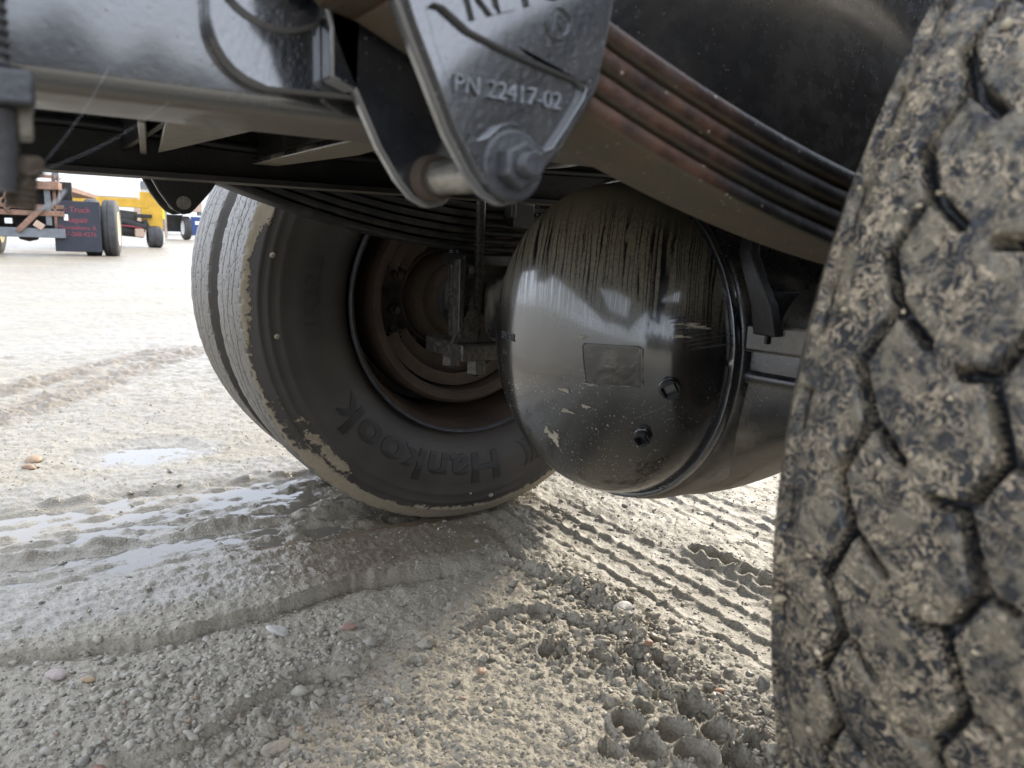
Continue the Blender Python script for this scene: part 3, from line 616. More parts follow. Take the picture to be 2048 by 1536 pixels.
def bowl_n(y, z, e=.002):
    n = Vector((-1, (bowl_x(y + e, z) - bowl_x(y - e, z)) / (2 * e), (bowl_x(y, z + e) - bowl_x(y, z - e)) / (2 * e))); return n.normalized()
for py, pz, r in ((-.2634, .4883, .0125), (-.2333, .4241, .0105)):
    P = Vector((bowl_x(py, pz), py, pz)); n_ = bowl_n(py, pz)
    mb = MB(); mb.tube([P - n_ * .006, P + n_ * .004], [r * 1.15, r * 1.05], 24); mb.build('plug_boss', 'bowl_paint', ax, 40, .001)
    mb = MB(); x_ = n_.cross(Vector((0, 0, 1))).normalized(); y_ = n_.cross(x_); q = r * .52
    sq = [(-q, -q), (q, -q), (q, q), (-q, q)]; ci = [(r * .95 * math.cos(a), r * .95 * math.sin(a)) for a in np.linspace(0, 2 * PI, 20, endpoint=False)]
    mb.prism([ci, sq], lambda u, v, h: P + n_ * h + x_ * (u * math.cos(.5) - v * math.sin(.5)) + y_ * (u * math.sin(.5) + v * math.cos(.5)), .004, .012); mb.build('drain_plug', 'black_steel', ax, 40, .0008)
# embossed plate outline, maker's name and mud splashes on the cover
c4 = [(-.1597, .5290), (-.2385, .5345), (-.2405, .4860), (-.1680, .4785)]
loop = []
for i in range(4):
    a, b = np.array(c4[i]), np.array(c4[(i + 1) % 4])
    for t in np.linspace(.06, .94, 14): loop.append(a + (b - a) * t)
pts = [Vector((bowl_x(*q), q[0], q[1])) + bowl_n(*q) * .0004 for q in loop]
mb = MB(); fr = []; c4a = [np.array(q) for q in c4]
for a in np.linspace(.03, .97, 12):
    row = []
    for b in np.linspace(.03, .97, 9): q = (c4a[0] * (1 - a) + c4a[1] * a) * (1 - b) + (c4a[3] * (1 - a) + c4a[2] * a) * b; row.append(Vector((bowl_x(*q), q[0], q[1])) + bowl_n(*q) * .0007)
    fr.append(row)
mb.v = [tuple(q) for r_ in fr for q in r_]; mb.f = [(i * 9 + j, (i + 1) * 9 + j, (i + 1) * 9 + j + 1, i * 9 + j + 1) for i in range(11) for j in range(8)]
n_ = N('decal_film'); MT['decal_film'] = n_.done(n_.mix(n_.step(n_.noise(40, 3), .5, .7), (.010, .010, .010), (.05, .045, .036)), .12, 0., n_.bump(n_.noise(38, 2, .5, .6), .004, .6), .5, .6, .05)
mb.build('decal', 'decal_film', ax, 80)
mb = MB(); mb.tube(pts, .0008, 6, closed=True); mb.build('plate_outline', 'bowl_paint', ax, 60)
def onbowl(oy, oz): return lambda a, b, d: tuple(Vector((bowl_x(oy - a, oz + b), oy - a, oz + b)) + bowl_n(oy - a, oz + b) * (d + .0004))
lettering('SPICER', .0155, .0007, onbowl(.012, .511), 'grime_letter' if 'grime_letter' in MT else 'gray_casting', ax)
lettering('USA', .010, .0007, onbowl(.02, .489), 'gray_casting', ax)
def splash(y, z, sy_, sz_, k, name='mud_splash'):
    ou = []
    for i in range(22):
        a = 2 * PI * i / 22; r = 1 + .38 * math.sin(3 * a + k) + .22 * math.sin(7 * a + 2 * k); ou.append((y + sy_ * r * math.cos(a), z + sz_ * r * math.sin(a)))
    mb = MB(); mb.prism([ou], lambda u, v, h: Vector((bowl_x(u, v), u, v)) + bowl_n(u, v) * h, -.002, .0012); mb.build(name, 'dry_mud', ax, 60)
for q in ((-.0984, .3919, .009, .009, 1.), (-.085, .399, .006, .005, 3.), (-.1308, .4643, .0095, .0022, 2.), (-.133, .4367, .010, .0022, 4.), (-.1655, .4495, .006, .0016, 5.), (-.158, .537, .007, .0016, .5),
          (-.2700, .5630, .006, .0018, 1.4), (-.2760, .5600, .005, .0016, 2.7), (-.2680, .5490, .0055, .0015, 4.2), (-.175, .4795, .009, .0012, .2)): splash(*q)
mb = MB()   # scuffed scrape above the plugs
for k in range(9):
    y0, z0 = -.256 - .0025 * k, .568 - .0042 * k
    mb.tube([Vector((bowl_x(y0 - .018 * t, z0 + .009 * t), y0 - .018 * t, z0 + .009 * t)) for t in np.linspace(0, 1, 5)], [.0003, .0009, .0012, .0008, .0002], 5)
mb.build('scrape_mark', 'gray_casting', ax, 60)
# seam weld, raised pad and hose bracket on the right arm of the housing
mb = MB(); fr_ = []
mb.tube([(.004 - .015 - float(np.interp(.168 + .33 * t, [0, .12, .2, .28, .36, .45, .6], [.142, .142, .140, .126, .100, .078, .066])), -.240 - .33 * t, .503 - .004 * t) for t in np.linspace(0, 1, 14)], .0095, 8); mb.build('seam_weld', 'axle_paint', ax, 60)
mb = MB(); mb.box((-.136, -.335, .550), (.03, .085, .034), Matrix.Rotation(.28, 3, 'Z')); mb.build('raised_pad', 'axle_paint', ax, 40, .004)
pts = [(-.150, -.285, .672), (-.166, -.296, .648), (-.168, -.312, .618), (-.164, -.324, .590), (-.158, -.328, .555)]
fr = []
for i, p in enumerate(pts):
    w_ = (.009, .010, .012, .015, .016)[i]; p = Vector(p); fr.append([p + Vector(q) for q in ((-.006, -w_, 0), (-.006, w_, 0), (.008, w_, 0), (.008, -w_, 0))])
mb = MB(); mb.ring(fr); mb.build('hose_bracket', 'black_steel', ax, 30, .002)
mb = MB(); mb.box((-.135, -.328, .575), (.05, .004, .06)); mb.build('bracket_tab', 'black_steel', ax, 30, .001)

for pts, r in (([(-.52, .10, .80), (-.40, .12, .755), (-.22, .10, .775), (-.05, .16, .80), (.05, .3, .83)], .0085), ([(-.45, .16, .81), (-.30, .17, .765), (-.14, .15, .775), (.0, .22, .80)], .0085), ([(-1.6, .36, .80), (-1.1, .37, .785), (-.8, .37, .79), (-.5, .36, .775), (.2, .36, .79)], .008), ([(-1.6, .385, .83), (-.9, .385, .825), (-.45, .385, .83), (.2, .38, .82)], .006)):
    P_ = [Vector(p) for p in pts]; sm = []
    for i in range(len(P_) - 1):
        p0, p1, p2, p3 = P_[max(i - 1, 0)], P_[i], P_[i + 1], P_[min(i + 2, len(P_) - 1)]
        for t in np.linspace(0, 1, 10, endpoint=False): sm.append(.5 * ((2 * p1) + (p2 - p0) * t + (2 * p0 - 5 * p1 + 4 * p2 - p3) * t * t + (3 * p1 - p0 - 3 * p2 + p3) * t ** 3))
    mb = MB(); mb.tube(sm + [P_[-1]], r, 10); mb.build('air_hose', 'black_steel', truck, 60)
# far spring seat, U bolts and nuts
seat = empty('spring_clamp', (0, 0, 0), truck)
for sx in (-.1, .1):
    for yv in (.437, .546):
        mb = MB(); stud(mb, (sx, yv, .372), (sx, yv, .74), .0105, .0035) ; mb.build('u_bolt', 'oily_steel', seat, 60)
        mb = MB(); hexnut(mb, (sx, yv, .378), (0, 0, 1), .021, .024, .3); hexnut(mb, (sx, yv, .396), (0, 0, 1), .021, .012, .3); mb.build('nut', 'oily_steel', seat, 30, .001)
mb = MB(); mb.box((0, .49, .425), (.30, .165, .034)); mb.build('clamp_plate', 'oily_steel', seat, 30, .004)
for sx in (-.06, .06):
    mb = MB(); mb.prism([[(.435, .442), (.535, .442), (.495, .49), (.465, .49)]], lambda u, v, h: (h, u, v), sx - .005, sx + .005); mb.build('clamp_rib', 'oily_steel', seat, 30, .001)
mb = MB(); mb.prism([[(-.165, .442), (-.03, .442), (-.05, .47), (-.12, .52)]], lambda u, v, h: (u, h, v), .428, .436); mb.build('clamp_rib', 'oily_steel', seat, 30, .001)
mb = MB(); mb.box((-.143, .442, .53), (.012, .03, .16)); mb.box((-.128, .455, .53), (.03, .008, .15)); mb.build('axle_bracket', 'oily_steel', seat, 30, .002)
mb = MB(); mb.box((0, .49, .607), (.26, .09, .024)); mb.build('axle_seat', 'far_paint', seat, 30, .003)
mb = MB(); mb.box((.0, .441, .70), (.05, .02, .05)); mb.box((-.035, .43, .725), (.012, .03, .06)); mb.build('bump_stop', 'far_paint', seat, 30, .003)

# ------------------------------------------------------------------ wheels
RT, ZW, YI, YO = .5233, .5052, .7404, 1.0486
SIDE = [(.300, .094), (.309, .108), (.320, .117), (.335, .124), (.36, .134), (.395, .1405), (.425, .1395), (.447, .136), (.452, .1370), (.456, .1352), (.470, .1310), (.474, .1322), (.478, .1295), (.488, .1240), (.491, .1250), (.495, .1215), (.503, .1145), (.511, .108), (.518, .1035)]
def tyre(name, thetas, us, depth, mudf, mat, parent, w=.1005, sideu=None):
    L = SIDE[:]; r = [a for a, _ in L] + [RT - .0035 * (u / w) ** 2 for u in us] + [a for a, _ in L[::-1]]
    y = [-b for _, b in L] + list(us) + [b for _, b in L[::-1]]
    r, y = np.array(r), np.array(y); T, Y = np.meshgrid(thetas, y, indexing='ij'); Rg = np.tile(r, (len(thetas), 1))
    ns, nu = len(L), len(us)
    U = np.tile(us, (len(thetas), 1)); Vv = T[:, ns:ns + nu] * RT
    Rg[:, ns:ns + nu] -= depth(U, Vv)
    mud = mudf(Y, T, Rg)
    P = np.stack([-Rg * np.cos(T), Y, Rg * np.sin(T)], -1).reshape(-1, 3)
    return grid_mesh(name, P, len(thetas), len(y), mat, parent, True, {'mud': mud})
def tri(v, p): return np.abs(((v / p) % 1) * 2 - 1)            # 1 at v=0, 0 at p/2
PT = .0587
def groove(d, wd): return sst(wd * .5 + .0011, wd * .5 - .0009, d)
def seg_d(u, v, a, b):
    ax_, ay = b[0] - a[0], b[1] - a[1]; L2 = ax_ * ax_ + ay * ay; t = np.clip(((u - a[0]) * ax_ + (v - a[1]) * ay) / L2, 0, 1); return np.hypot(u - a[0] - t * ax_, v - a[1] - t * ay)
def near_tread(u, v):
    g = np.zeros_like(u)
    for mir in (0, 1):
        uu = -.018 - u if mir else u; vv = (v + .03 if mir else v) - .2095
        ph = (-vv / PT) % 1                                 # 0 at the wide end, going down the tread
        uc = np.where(ph < .46, .067 - .0125 * ph / .46, .0545 + .0125 * (ph - .46) / .54)
        wd = np.where(ph < .46, .0068, .0045); g = np.maximum(g, groove(np.abs(uu - uc) * .9, wd) * np.where(ph < .46, 1, .85))
        vl = -ph * PT
        g = np.maximum(g, groove(seg_d(uu, vl, (.0535, -.0275), (.035, -.0435)), .0058) * .95)
        if not mir:
            ph2 = ((.095 - v) / .062) % 1; u2 = np.where(ph2 < .55, .002 - .0135 * ph2 / .55, -.0115 + .0135 * (ph2 - .55) / .45)
            g = np.maximum(g, groove(np.abs(uu - u2) * .9, np.where(ph2 < .55, .0072, .005)))
            vl2 = -ph2 * .062; g = np.maximum(g, groove(seg_d(uu, vl2, (.001, .002), (.0165, .0005)), .006)); g = np.maximum(g, groove(seg_d(uu, vl2 + .062, (.001, .002), (.0165, .0005)), .006))
            g = np.maximum(g, groove(seg_d(uu, vl2, (-.0115, -.034), (-.025, -.037)), .005))
    dep = .0165 * g
    sh = sst(.086, .100, np.abs(u)); dep = dep + sh * (.003 + .0035 * (((v / PT * 1.0 + .15) % 1) < .42))
    dep = dep - .0007 * fbm(u, v, 90, 3, 91) - .0008 * fbm(u, v, 260, 2, 95)
    return dep
def near_mud(Y, T, R):
    v = T * RT; m = .20 + .24 * fbm(Y, v, 30, 3, 101); m = np.where((np.abs(Y) > .10), m - .1, m); m = np.clip(m, .06, 1); return np.where((R < RT - .0075) & (np.abs(Y) < .098), np.where(fbm(Y, v, 26, 2, 105) > .62, .5, 0.), m)
th_near = np.concatenate([np.linspace(-1.05, 1.0, 690, endpoint=False), np.linspace(1.0, 2 * PI - 1.05, 90, endpoint=False)])
us_near = np.concatenate([np.linspace(-.1005, -.04, 16, endpoint=False), np.linspace(-.04, .1005, 100)])
wn = empty('wheel', (0, -YI, ZW), truck); tag(wn, 'near inner wheel with deep zigzag tread caked in mud')
tn = tyre('tyre', th_near, us_near, near_tread, near_mud, 'near_rubber', wn)
wn2 = empty('wheel', (0, -YO, ZW), truck); t2 = tn.copy(); COL.objects.link(t2); t2.parent = wn2
for wv in (wn, wn2):
    mb = MB(); mb.lathe([(-.105, .290), (-.112, .303), (-.095, .302), (-.09, .285), (.09, .285), (.095, .302), (.112, .303), (.105, .29), (.06, .25), (.06, .02)], 'y', (0, 0, 0), 48); mb.build('rim', 'rim_rust', wv, 40)
# grit and clods stuck on the near tread
mb = MB(); V1, F1_ = ico(1)
for k in range(110):
    u = rng.uniform(-.02, .095); t = rng.uniform(-.36, .62); s_ = min(rng.lognormal(-6.9, .5), .0034); r = RT - .0004
    q = V1 * (1 + .3 * rng.normal(size=(len(V1), 1)).clip(-1, 1)) * s_ * rng.uniform(.7, 1.4, (1, 3)) + np.array([-r * math.cos(t), u, r * math.sin(t)]); mb.add(q, F1_.tolist())
g = mb.build('grit', 'tread_mud', wn, 60); g['kind'] = 'stuff'
mb = MB()                                                       # unseen curved sheet added over the near pair, keeps sky reflection off the rail
mb.lathe([(-1.24, .640), (-1.24, .660), (-1.22, .662), (-.60, .662), (-.60, .657), (-1.22, .657)], 'y', (0, 0, ZW), 28, closed=True, a0=math.radians(28), a1=math.radians(128)); mb.build('sky_blocker', 'deck_black', truck, 40)
# far dual wheels
def far_tread(u, v):
    g = np.zeros_like(u); wdt = .0024
    for c, am, p, s_ in ((-.052, .007, .13, 0), (-.012, .009, .15, .04), (.040, .008, .14, .09)):
        uc = c + am * (2 * tri(v + s_, p) - 1); g = np.maximum(g, groove(np.abs(u - uc), wdt + .0008))
        q = ((v + s_) / .065) % 1 * .065; g = np.maximum(g, .5 * groove(seg_d(u - c, q, (.004, .016), (.014, .034)), .0018))
    pits = vnoise(u * 210, v * 210, 5) > .83
    sh = sst(.092, .100, np.abs(u)); return .004 * g + .0016 * pits * (np.abs(u) < .095) + sh * .003 * (((v / .05) % 1) < .3) - .0003 * fbm(u, v, 60, 2, 7) - .0012 * sh * fbm(u, v, 25, 2, 8)
def far_mud(seed, amt=1.):
    def f(Y, T, R):
        v = T * RT; tread = (np.abs(Y) <= .1006) & (R > RT - .02); m = np.where(tread, .88 + .22 * fbm(Y, v, 20, 3, seed), 0.)
        sh = (~tread) & (R > .455); k = sst(.500, .515, R)
        # caked patches: thick along the shoulder high up and low down, broken lower on the sidewall
        low = sst(-.55, -.85, T) + (T > PI); caked = amt * sst(.468, .505, R) * (.27 + .55 * sst(.15, .40, T) * (T < PI / 2) + .22 * sst(.505, .515, R) + .62 * low)
        m = np.where(sh, np.clip(caked + .45 * fbm(R * 9, v * .55, 7, 3, seed + 3) - .06, 0, 1) * .95, m)
        patch = amt * np.exp(-((T + .66) / .24) ** 4) * np.exp(-((R - .472) / .020) ** 2); m = np.where(sh, np.maximum(m, patch * (.66 + .65 * fbm(R * 3, v, 24, 3, seed + 5))), m)
        return np.clip(m, 0, 1)
    return f
m_rubber('tread_film', rub=(.03, .03, .03), film=(.10, .09, .08), film_amt=.5, mud=(.33, .30, .25), sc=150, rough=.33)
def m_far_tyre():
    # one rubber: sidewall dust, pale wet mud film on the tread and caked shoulder mud
    n = N('far_tyre'); a = n.attr('mud'); o = n.xyz(); ya = n.math('ABSOLUTE', o['Y']); tr = n.step(ya, .103, .0985)
    f1 = n.noise(75, 6, .7, .4); m = n.step(n.math('ADD', a, n.math('MULTIPLY', n.math('SUBTRACT', f1, .5), 1.1)), .44, .54)
    dust = n.step(n.noise(7, 4), .25, .7, .35, .9); col = n.mix(dust, (.024, .022, .020), (.068, .058, .049))
    mudc = n.mix(n.noise(90, 4), (.22, .18, .125), (.38, .32, .225)); film = n.mix(n.noise(60, 5), (.085, .078, .067), (.165, .15, .125))
    col = n.mix(m, col, n.mix(tr, mudc, film))
    fl = n.math('MULTIPLY', n.step(n.voro(85), .05, .085, 1, 0), n.math('MULTIPLY', n.step(n.noise(11, 2), .55, .62), n.step(ya, .115, .13)))
    col = n.mix(n.math('MULTIPLY', fl, .0), col, (.5, .4, .25))
    r = n.math('SUBTRACT', n.math('ADD', .55, n.math('MULTIPLY', m, .3)), n.math('MULTIPLY', tr, .36))
    nb = n.bump(n.noise(300, 3), .0005, .6); nb = n.bump(m, .0025, .9, nb)
    MT['far_tyre'] = n.done(col, r, 0., nb, .45)
m_far_tyre()
th_far = np.concatenate([np.linspace(-1.25, .95, 560, endpoint=False), np.linspace(.95, 2 * PI - 1.25, 190, endpoint=False)])
us_far = np.linspace(-.1005, .1005, 92)
wf = empty('wheel', (0, YI, ZW), truck); tag(wf, 'far inner wheel with smooth muddy tread and rusty brake drum')
wo_ = empty('wheel', (0, YO, ZW), truck); tag(wo_, 'far outer wheel mostly hidden behind the inner one')
tyre('tyre', th_far, us_far, far_tread, far_mud(111), 'far_tyre', wf)
tyre('tyre', th_far, us_far, lambda u, v: far_tread(-u, v + .3), far_mud(131, .45), 'far_tyre', wo_)
rim_p = [(-.118, .296), (-.127, .299), (-.130, .3025), (-.127, .306), (-.118, .3055)]
mb = MB(); mb.lathe(rim_p, 'y', (0, 0, 0), 128, closed=True); mb.build('rim_flange', 'gray_casting', wf, 60)
mb = MB(); mb.lathe([(-.122, .297), (-.105, .288), (-.085, .284), (-.06, .278), (-.03, .268), (.04, .268), (.07, .262), (.075, .15), (.075, .05)], 'y', (0, 0, 0), 96); mb.build('rim', 'rim_rust', wf, 40)
mb = MB(); mb.lathe([(-.118, .296), (-.09, .28), (.08, .28), (.11, .30), (.06, .26), (-.07, .26), (-.075, .05)], 'y', (0, 0, 0), 64); mb.build('rim', 'rim_rust', wo_, 40)
mb = MB(); mb.lathe([(-.060, .212), (-.075, .214), (-.082, .222), (-.082, .235), (-.074, .243), (-.055, .246), (.02, .246), (.055, .240)], 'y', (0, 0, 0), 128); mb.lathe([(-.060, .212), (.055, .209)], 'y', (0, 0, 0), 128); mb.build('brake_drum', 'drum_rust', wf, 40)
mb = MB(); mb.lathe([(.055, .245), (.055, .135), (.045, .125), (.030, .118), (.030, .02)], 'y', (0, 0, 0), 96); mb.build('drum_back', 'hub_dust', wf, 40)
for a0, a1 in ((.62, 2.75), (3.55, 5.75)):
    mb = MB(); mb.lathe([(-.045, .198), (-.045, .206), (.045, .206), (.045, .198), (.045, .176), (.030, .176), (.030, .190), (-.030, .190), (-.030, .176), (-.045, .176)], 'y', (0, 0, 0), 48, closed=True, a0=a0, a1=a1); mb.build('brake_shoe', 'dark_rust', wf, 40)
    mb = MB(); mb.lathe([(-.012, .19), (-.004, .19), (-.004, .14), (-.012, .14)], 'y', (0, 0, 0), 32, closed=True, a0=a0 + .1, a1=a1 - .1); mb.build('shoe_web', 'dark_rust', wf, 40)
mb = MB(); mb.lathe([(.030, .115), (.0, .112), (-.02, .104), (-.030, .092), (-.060, .088), (-.075, .082), (-.078, .070), (-.080, .02)], 'y', (0, 0, 0), 72); mb.build('hub', 'dark_rust', wf, 35)
mb = MB(); mb.lathe([(-.0785, .074), (-.086, .072), (-.086, .060), (-.079, .058)], 'y', (0, 0, 0), 72); mb.build('hub_seal', 'gray_casting', wf, 35)
for k in range(10):
    a = 2 * PI * (k + .35) / 10; c = (.134 * math.cos(a), .050, .134 * math.sin(a))
    mb = MB(); hexnut(mb, c, (0, -1, 0), .0145, .016, k); mb.cyl((c[0], .036, c[2]), (c[0], .022, c[2]), .008, 10); mb.build('lug_nut', 'hub_dust', wf, 30)
    a += PI / 10; mb = MB(); mb.cyl((.150 * math.cos(a), .0546, .150 * math.sin(a)), (.150 * math.cos(a), .0500, .150 * math.sin(a)), .0095, 14); mb.build('vent_hole', 'black_steel', wf, 30)
for sz, z0 in ((1, .075), (1, -.14)):                           # return springs
    mb = MB(); hx_ = [(-.152 + .011 * math.cos(t), -.022 + .011 * math.sin(t), z0 + .0026 * t * .55) for t in np.linspace(0, 2 * PI * 8, 110)]; mb.tube(hx_, .0022, 6); mb.build('return_spring', 'dark_rust', wf, 60)
mb = MB(); mb.cyl((0, -.68, 0), (0, -.05, 0), .062, 32); mb.build('axle_tube', 'axle_paint', wf, 40)
# sidewall lettering, set round the tyre
def round_text(txt, size, depth, a_mid, rbase, xs, mat, spacing=1., bold=0.):
    def fn(a, b, d):
        r = rbase + b; t = a_mid + a / (rbase + size * .35); yv = np.interp(r, [q[0] for q in SIDE], [q[1] for q in SIDE]); return (r * math.sin(t), -(yv + d + .0008), r * math.cos(t))
    return lettering(txt, size, depth, fn, mat, wf, xs=xs, spacing=spacing, bold=bold, fine=.012)
round_text('Hankook', .098, .0010, math.radians(203.5), .357, 1.20, 'letter_rubber', 1.08, .0028)
m_plain('letter_faint', (.034, .030, .026), .5, 0, .2, 30, .0004); round_text('11R22.5', .052, .0006, math.radians(272), .372, 1.05, 'letter_faint', 1.0)
mb = MB()
for k in range(3):                                              # swoosh mark ahead of the name
    fn = lambda a, b: (lambda r, t: (r * math.sin(t), -(np.interp(r, [q[0] for q in SIDE], [q[1] for q in SIDE]) + .0013), r * math.cos(t)))(.357 + b, math.radians(162) + a / .39)
    ou = [(.004 + .017 * k + .026 * math.sin(t), .036 - .036 * math.cos(t)) for t in np.linspace(.15, PI - .4, 10)]; inn = [(q[0] - .010 + .004 * abs(i - 5) / 5, q[1]) for i, q in enumerate(ou)]
    P_ = ou + inn[::-1]; mb.add([fn(-a, b) for a, b in P_], [tuple((i, i + 1, 18 - i, 19 - i)) for i in range(9)])
mb.build('swoosh', 'letter_rubber', wf, 0)
for t_, r_ in ((.21, .474), (-.13, .462), (-1.68, .47), (-1.55, .452)):
    mb = MB(); yv = np.interp(r_, [q[0] for q in SIDE], [q[1] for q in SIDE]); q = V1 * np.array([.007, .004, .006]) * (1.0 if r_ > .46 else .6) + np.array([-r_ * math.cos(t_), -yv - .001, r_ * math.sin(t_)]); mb.add(q, F1_.tolist()); mb.build('mud_clod', 'dry_mud', wf, 60)

# threaded hanger stud and block close to the camera on the left
hb = empty('hanger_stud', (0, 0, 0), truck); YS = -.52
mb = MB(); stud(mb, (-.884, YS, .712), (-.884, YS, .96), .0098, .0042); mb.build('threaded_rod', 'hose_gray', hb, 60)
mb = MB(); mb.box((-.887, YS, .7045), (.039, .034, .0135)); mb.build('clamp_block', 'gray_casting', hb, 30, .0018)
mb = MB(); mb.tube([(-.886, YS, z) for z in np.linspace(.697, .665, 20)], [.0132 + .0009 * (i % 2) - .0002 * i for i in range(20)], 20); mb.build('sleeve', 'hose_gray', hb, 60)
mb = MB(); mb.box((-.8715, YS + .004, .6935), (.0055, .02, .014)); mb.build('tab', 'cast_edge', hb, 30, .001)
mb = MB(); hexnut(mb, (-.8735, YS + .012, .6725), (0, 0, 1), .0082, .008); stud(mb, (-.8735, YS + .012, .6735), (-.8755, YS + .012, .6585), .0062, .0024); mb.build('bolt', 'thread_brown', hb, 60)
mb = MB()
for a, b in (((-.872, YS, .672), (-.80, -.42, .722)), ((-.874, YS, .668), (-.83, -.42, .735)), ((-.45, .42, .70), (-.20, .58, .585)), ((-.278, -.246, .45), (-.16, -.287, .508))):
    a, b = Vector(a), Vector(b); mb.tube([a.lerp(b, t) + Vector((0, 0, -.004 * math.sin(PI * t))) for t in np.linspace(0, 1, 8)], .00005, 4)
mb.build('cobweb', 'cobweb', hb, 60)['kind'] = 'stuff'; mb = MB()
mb.tube([(-.8755, YS + .012, .6588), (-.868, YS + .02, .6585), (-.861, YS + .03, .6625), (-.857, YS + .04, .668)], .0007, 6)
mb.build('strand', 'cobweb', hb, 60)

# ------------------------------------------------------------------ background yard
m_plain('bg_white', (.80, .80, .78), .45, 0, .06, 5, .0); m_plain('bg_gray', (.17, .18, .19), .5, .1, .2, 5, .0); m_plain('bg_dark', (.03, .028, .027), .7, 0, .3, 6, .0)
m_plain('bg_yellow', (.62, .36, .03), .45, 0, .1, 5, .0); m_plain('bg_blue', (.03, .06, .20), .5, 0, .2, 5, .0); m_plain('bg_flap', (.028, .030, .042), .6, 0, .2, 6, .0)
m_plain('bg_red', (.30, .05, .07), .6, 0, .1, 6, .0); m_plain('bg_tan', (.50, .36, .27), .6, 0, .15, 3, .0); m_plain('bg_lime', (.62, .68, .05), .5, 0, .1, 6, .0); m_plain('bg_rubber', (.06, .058, .058), .75, 0, .25, 9, .002); m_plain('bg_rim', (.75, .68, .48), .5, 0, .12, 6, .0)
def bg_wheel(par, x, y, r, wd, rimmat='bg_rim', name='wheel'):
    w_ = empty(name, (x, y, r), par)
    mb = MB(); mb.lathe([(-wd / 2, r * .60), (-wd / 2 - .01, r * .78), (-wd / 2 + .02, r * .95), (-wd / 2 + .06, r), (-wd * .12, r), (-wd * .11, r * .97), (-wd * .05, r * .97), (-wd * .04, r), (wd / 2 - .06, r), (wd / 2 - .02, r * .95), (wd / 2 + .01, r * .78), (wd / 2, r * .6)], 'x', (0, 0, 0), 40); mb.build('tyre', 'bg_rubber', w_, 40)
    mb = MB()
    for s_ in (-1, 1): mb.lathe([(s_ * (wd / 2 - .005), r * .61), (s_ * (wd / 2 + .004), r * .57), (s_ * wd * .30, r * .50), (s_ * wd * .22, r * .25), (s_ * wd * .36, r * .18), (s_ * wd * .36, .001)], 'x', (0, 0, 0), 32)
    mb.build('rim', rimmat, w_, 40)
def chain(par, pts, r=.075):
    mb = MB(); P = [Vector(p) for p in pts]; seg = []
    for a, b in zip(P[:-1], P[1:]):
        n = max(1, int((b - a).length / (r * 1.5)))
        for i in range(n): seg.append((a.lerp(b, (i + .5) / n), (b - a).normalized()))
    for i, (c, t) in enumerate(seg):
        x = t.cross(Vector((0, 1, .2)) if i % 2 else Vector((1, 0, .1))).normalized()
        mb.tube([c + t * r * math.sin(a) + x * r * .6 * math.cos(a) for a in np.linspace(0, 2 * PI, 8, endpoint=False)], r * .26, 5, closed=True)
    return mb.build('chain', 'yard_rust', par, 60)
def place(px_x, px_y, turn):      # local +y points away from the photographer's side of the yard
    d = math.atan2(px_y - CAM[1], px_x - CAM[0]); return d - PI / 2 + turn
# rusty work truck, tail towards us: local x to its right, y forward
GZ = lambda x, y: float(ground_height(np.array([x]), np.array([y]))[0][0])
t1 = empty('work_truck', (.34, 15.9, GZ(.34, 15.9) - .03), None, place(.34, 15.9, -.10)); tag(t1, 'rusty flatbed truck with hanging chains and lettered black mud flap', 'truck')
bg_wheel(t1, .26, .62, .56, .28); bg_wheel(t1, -.06, .62, .56, .28); bg_wheel(t1, -1.75, .62, .56, .30)
B = lambda c, d, name, mat, par=t1, bev=.01, R=None: MB().box(c, d, R).build(name, mat, par, 30, bev)
B((-.25, -.02, .58), (.78, .03, .94), 'mud_flap', 'bg_flap'); B((-1.3, .05, 1.30), (1.6, .5, .14), 'deck_edge', 'yard_rust'); B((-1.3, 3., 1.30), (1.7, 5.2, .10), 'deck', 'yard_rust')
B((-1.3, -.05, .44), (1.7, .16, .17), 'bumper', 'bg_gray'); B((-1.3, -.02, .80), (1.7, .14, .10), 'cross_beam', 'yard_rust'); B((-1.3, -.0, .92), (1.7, .12, .08), 'cross_beam', 'yard_rust'); B((-1.1, .35, 1.15), (1.5, .05, .5), 'tail_panel', 'bg_dark'); B((-1.1, .6, .65), (1.5, .05, .6), 'underside', 'bg_dark')
B((-.71, -.02, .98), (.10, .10, .80), 'corner_post', 'bg_gray'); B((-.60, -.01, 1.0), (.05, .10, 1.02), 'corner_post', 'yard_rust'); B((-.53, .02, 1.0), (.03, .08, .95), 'corner_post', 'yard_rust')
B((-.62, .3, 1.72), (.11, .10, .60), 'stake', 'bg_gray', R=Matrix.Rotation(-.12, 3, 'Y')); B((-.665, .24, 1.92), (.07, .03, .28), 'stake_reflector', 'bg_lime', R=Matrix.Rotation(-.12, 3, 'Y'))
B((-1.35, 1.4, 1.82), (1.35, 1.2, .58), 'tool_box', 'bg_white'); B((-1.0, -.12, .68), (.10, .12, .62), 'hook_arm', 'yard_rust', R=Matrix.Rotation(.75, 3, 'Y')); B((-.86, -.14, .58), (.16, .08, .12), 'hook_plate', 'bg_tan', R=Matrix.Rotation(.6, 3, 'Y')); B((-1.35, -.06, .64), (.12, .06, .10), 'tail_lamp', 'bg_white'); B((-.43, -.05, .74), (.07, .04, .12), 'tail_lamp', 'bg_white')
mb = MB(); mb.cyl((-1.9, .62, .50), (0, .62, .50), .09, 16); mb.lathe([(-.2, .05), (-.15, .2), (0, .24), (.15, .2), (.2, .05)], 'x', (-1.15, .55, .5), 20); mb.build('rear_axle', 'bg_dark', t1, 40)
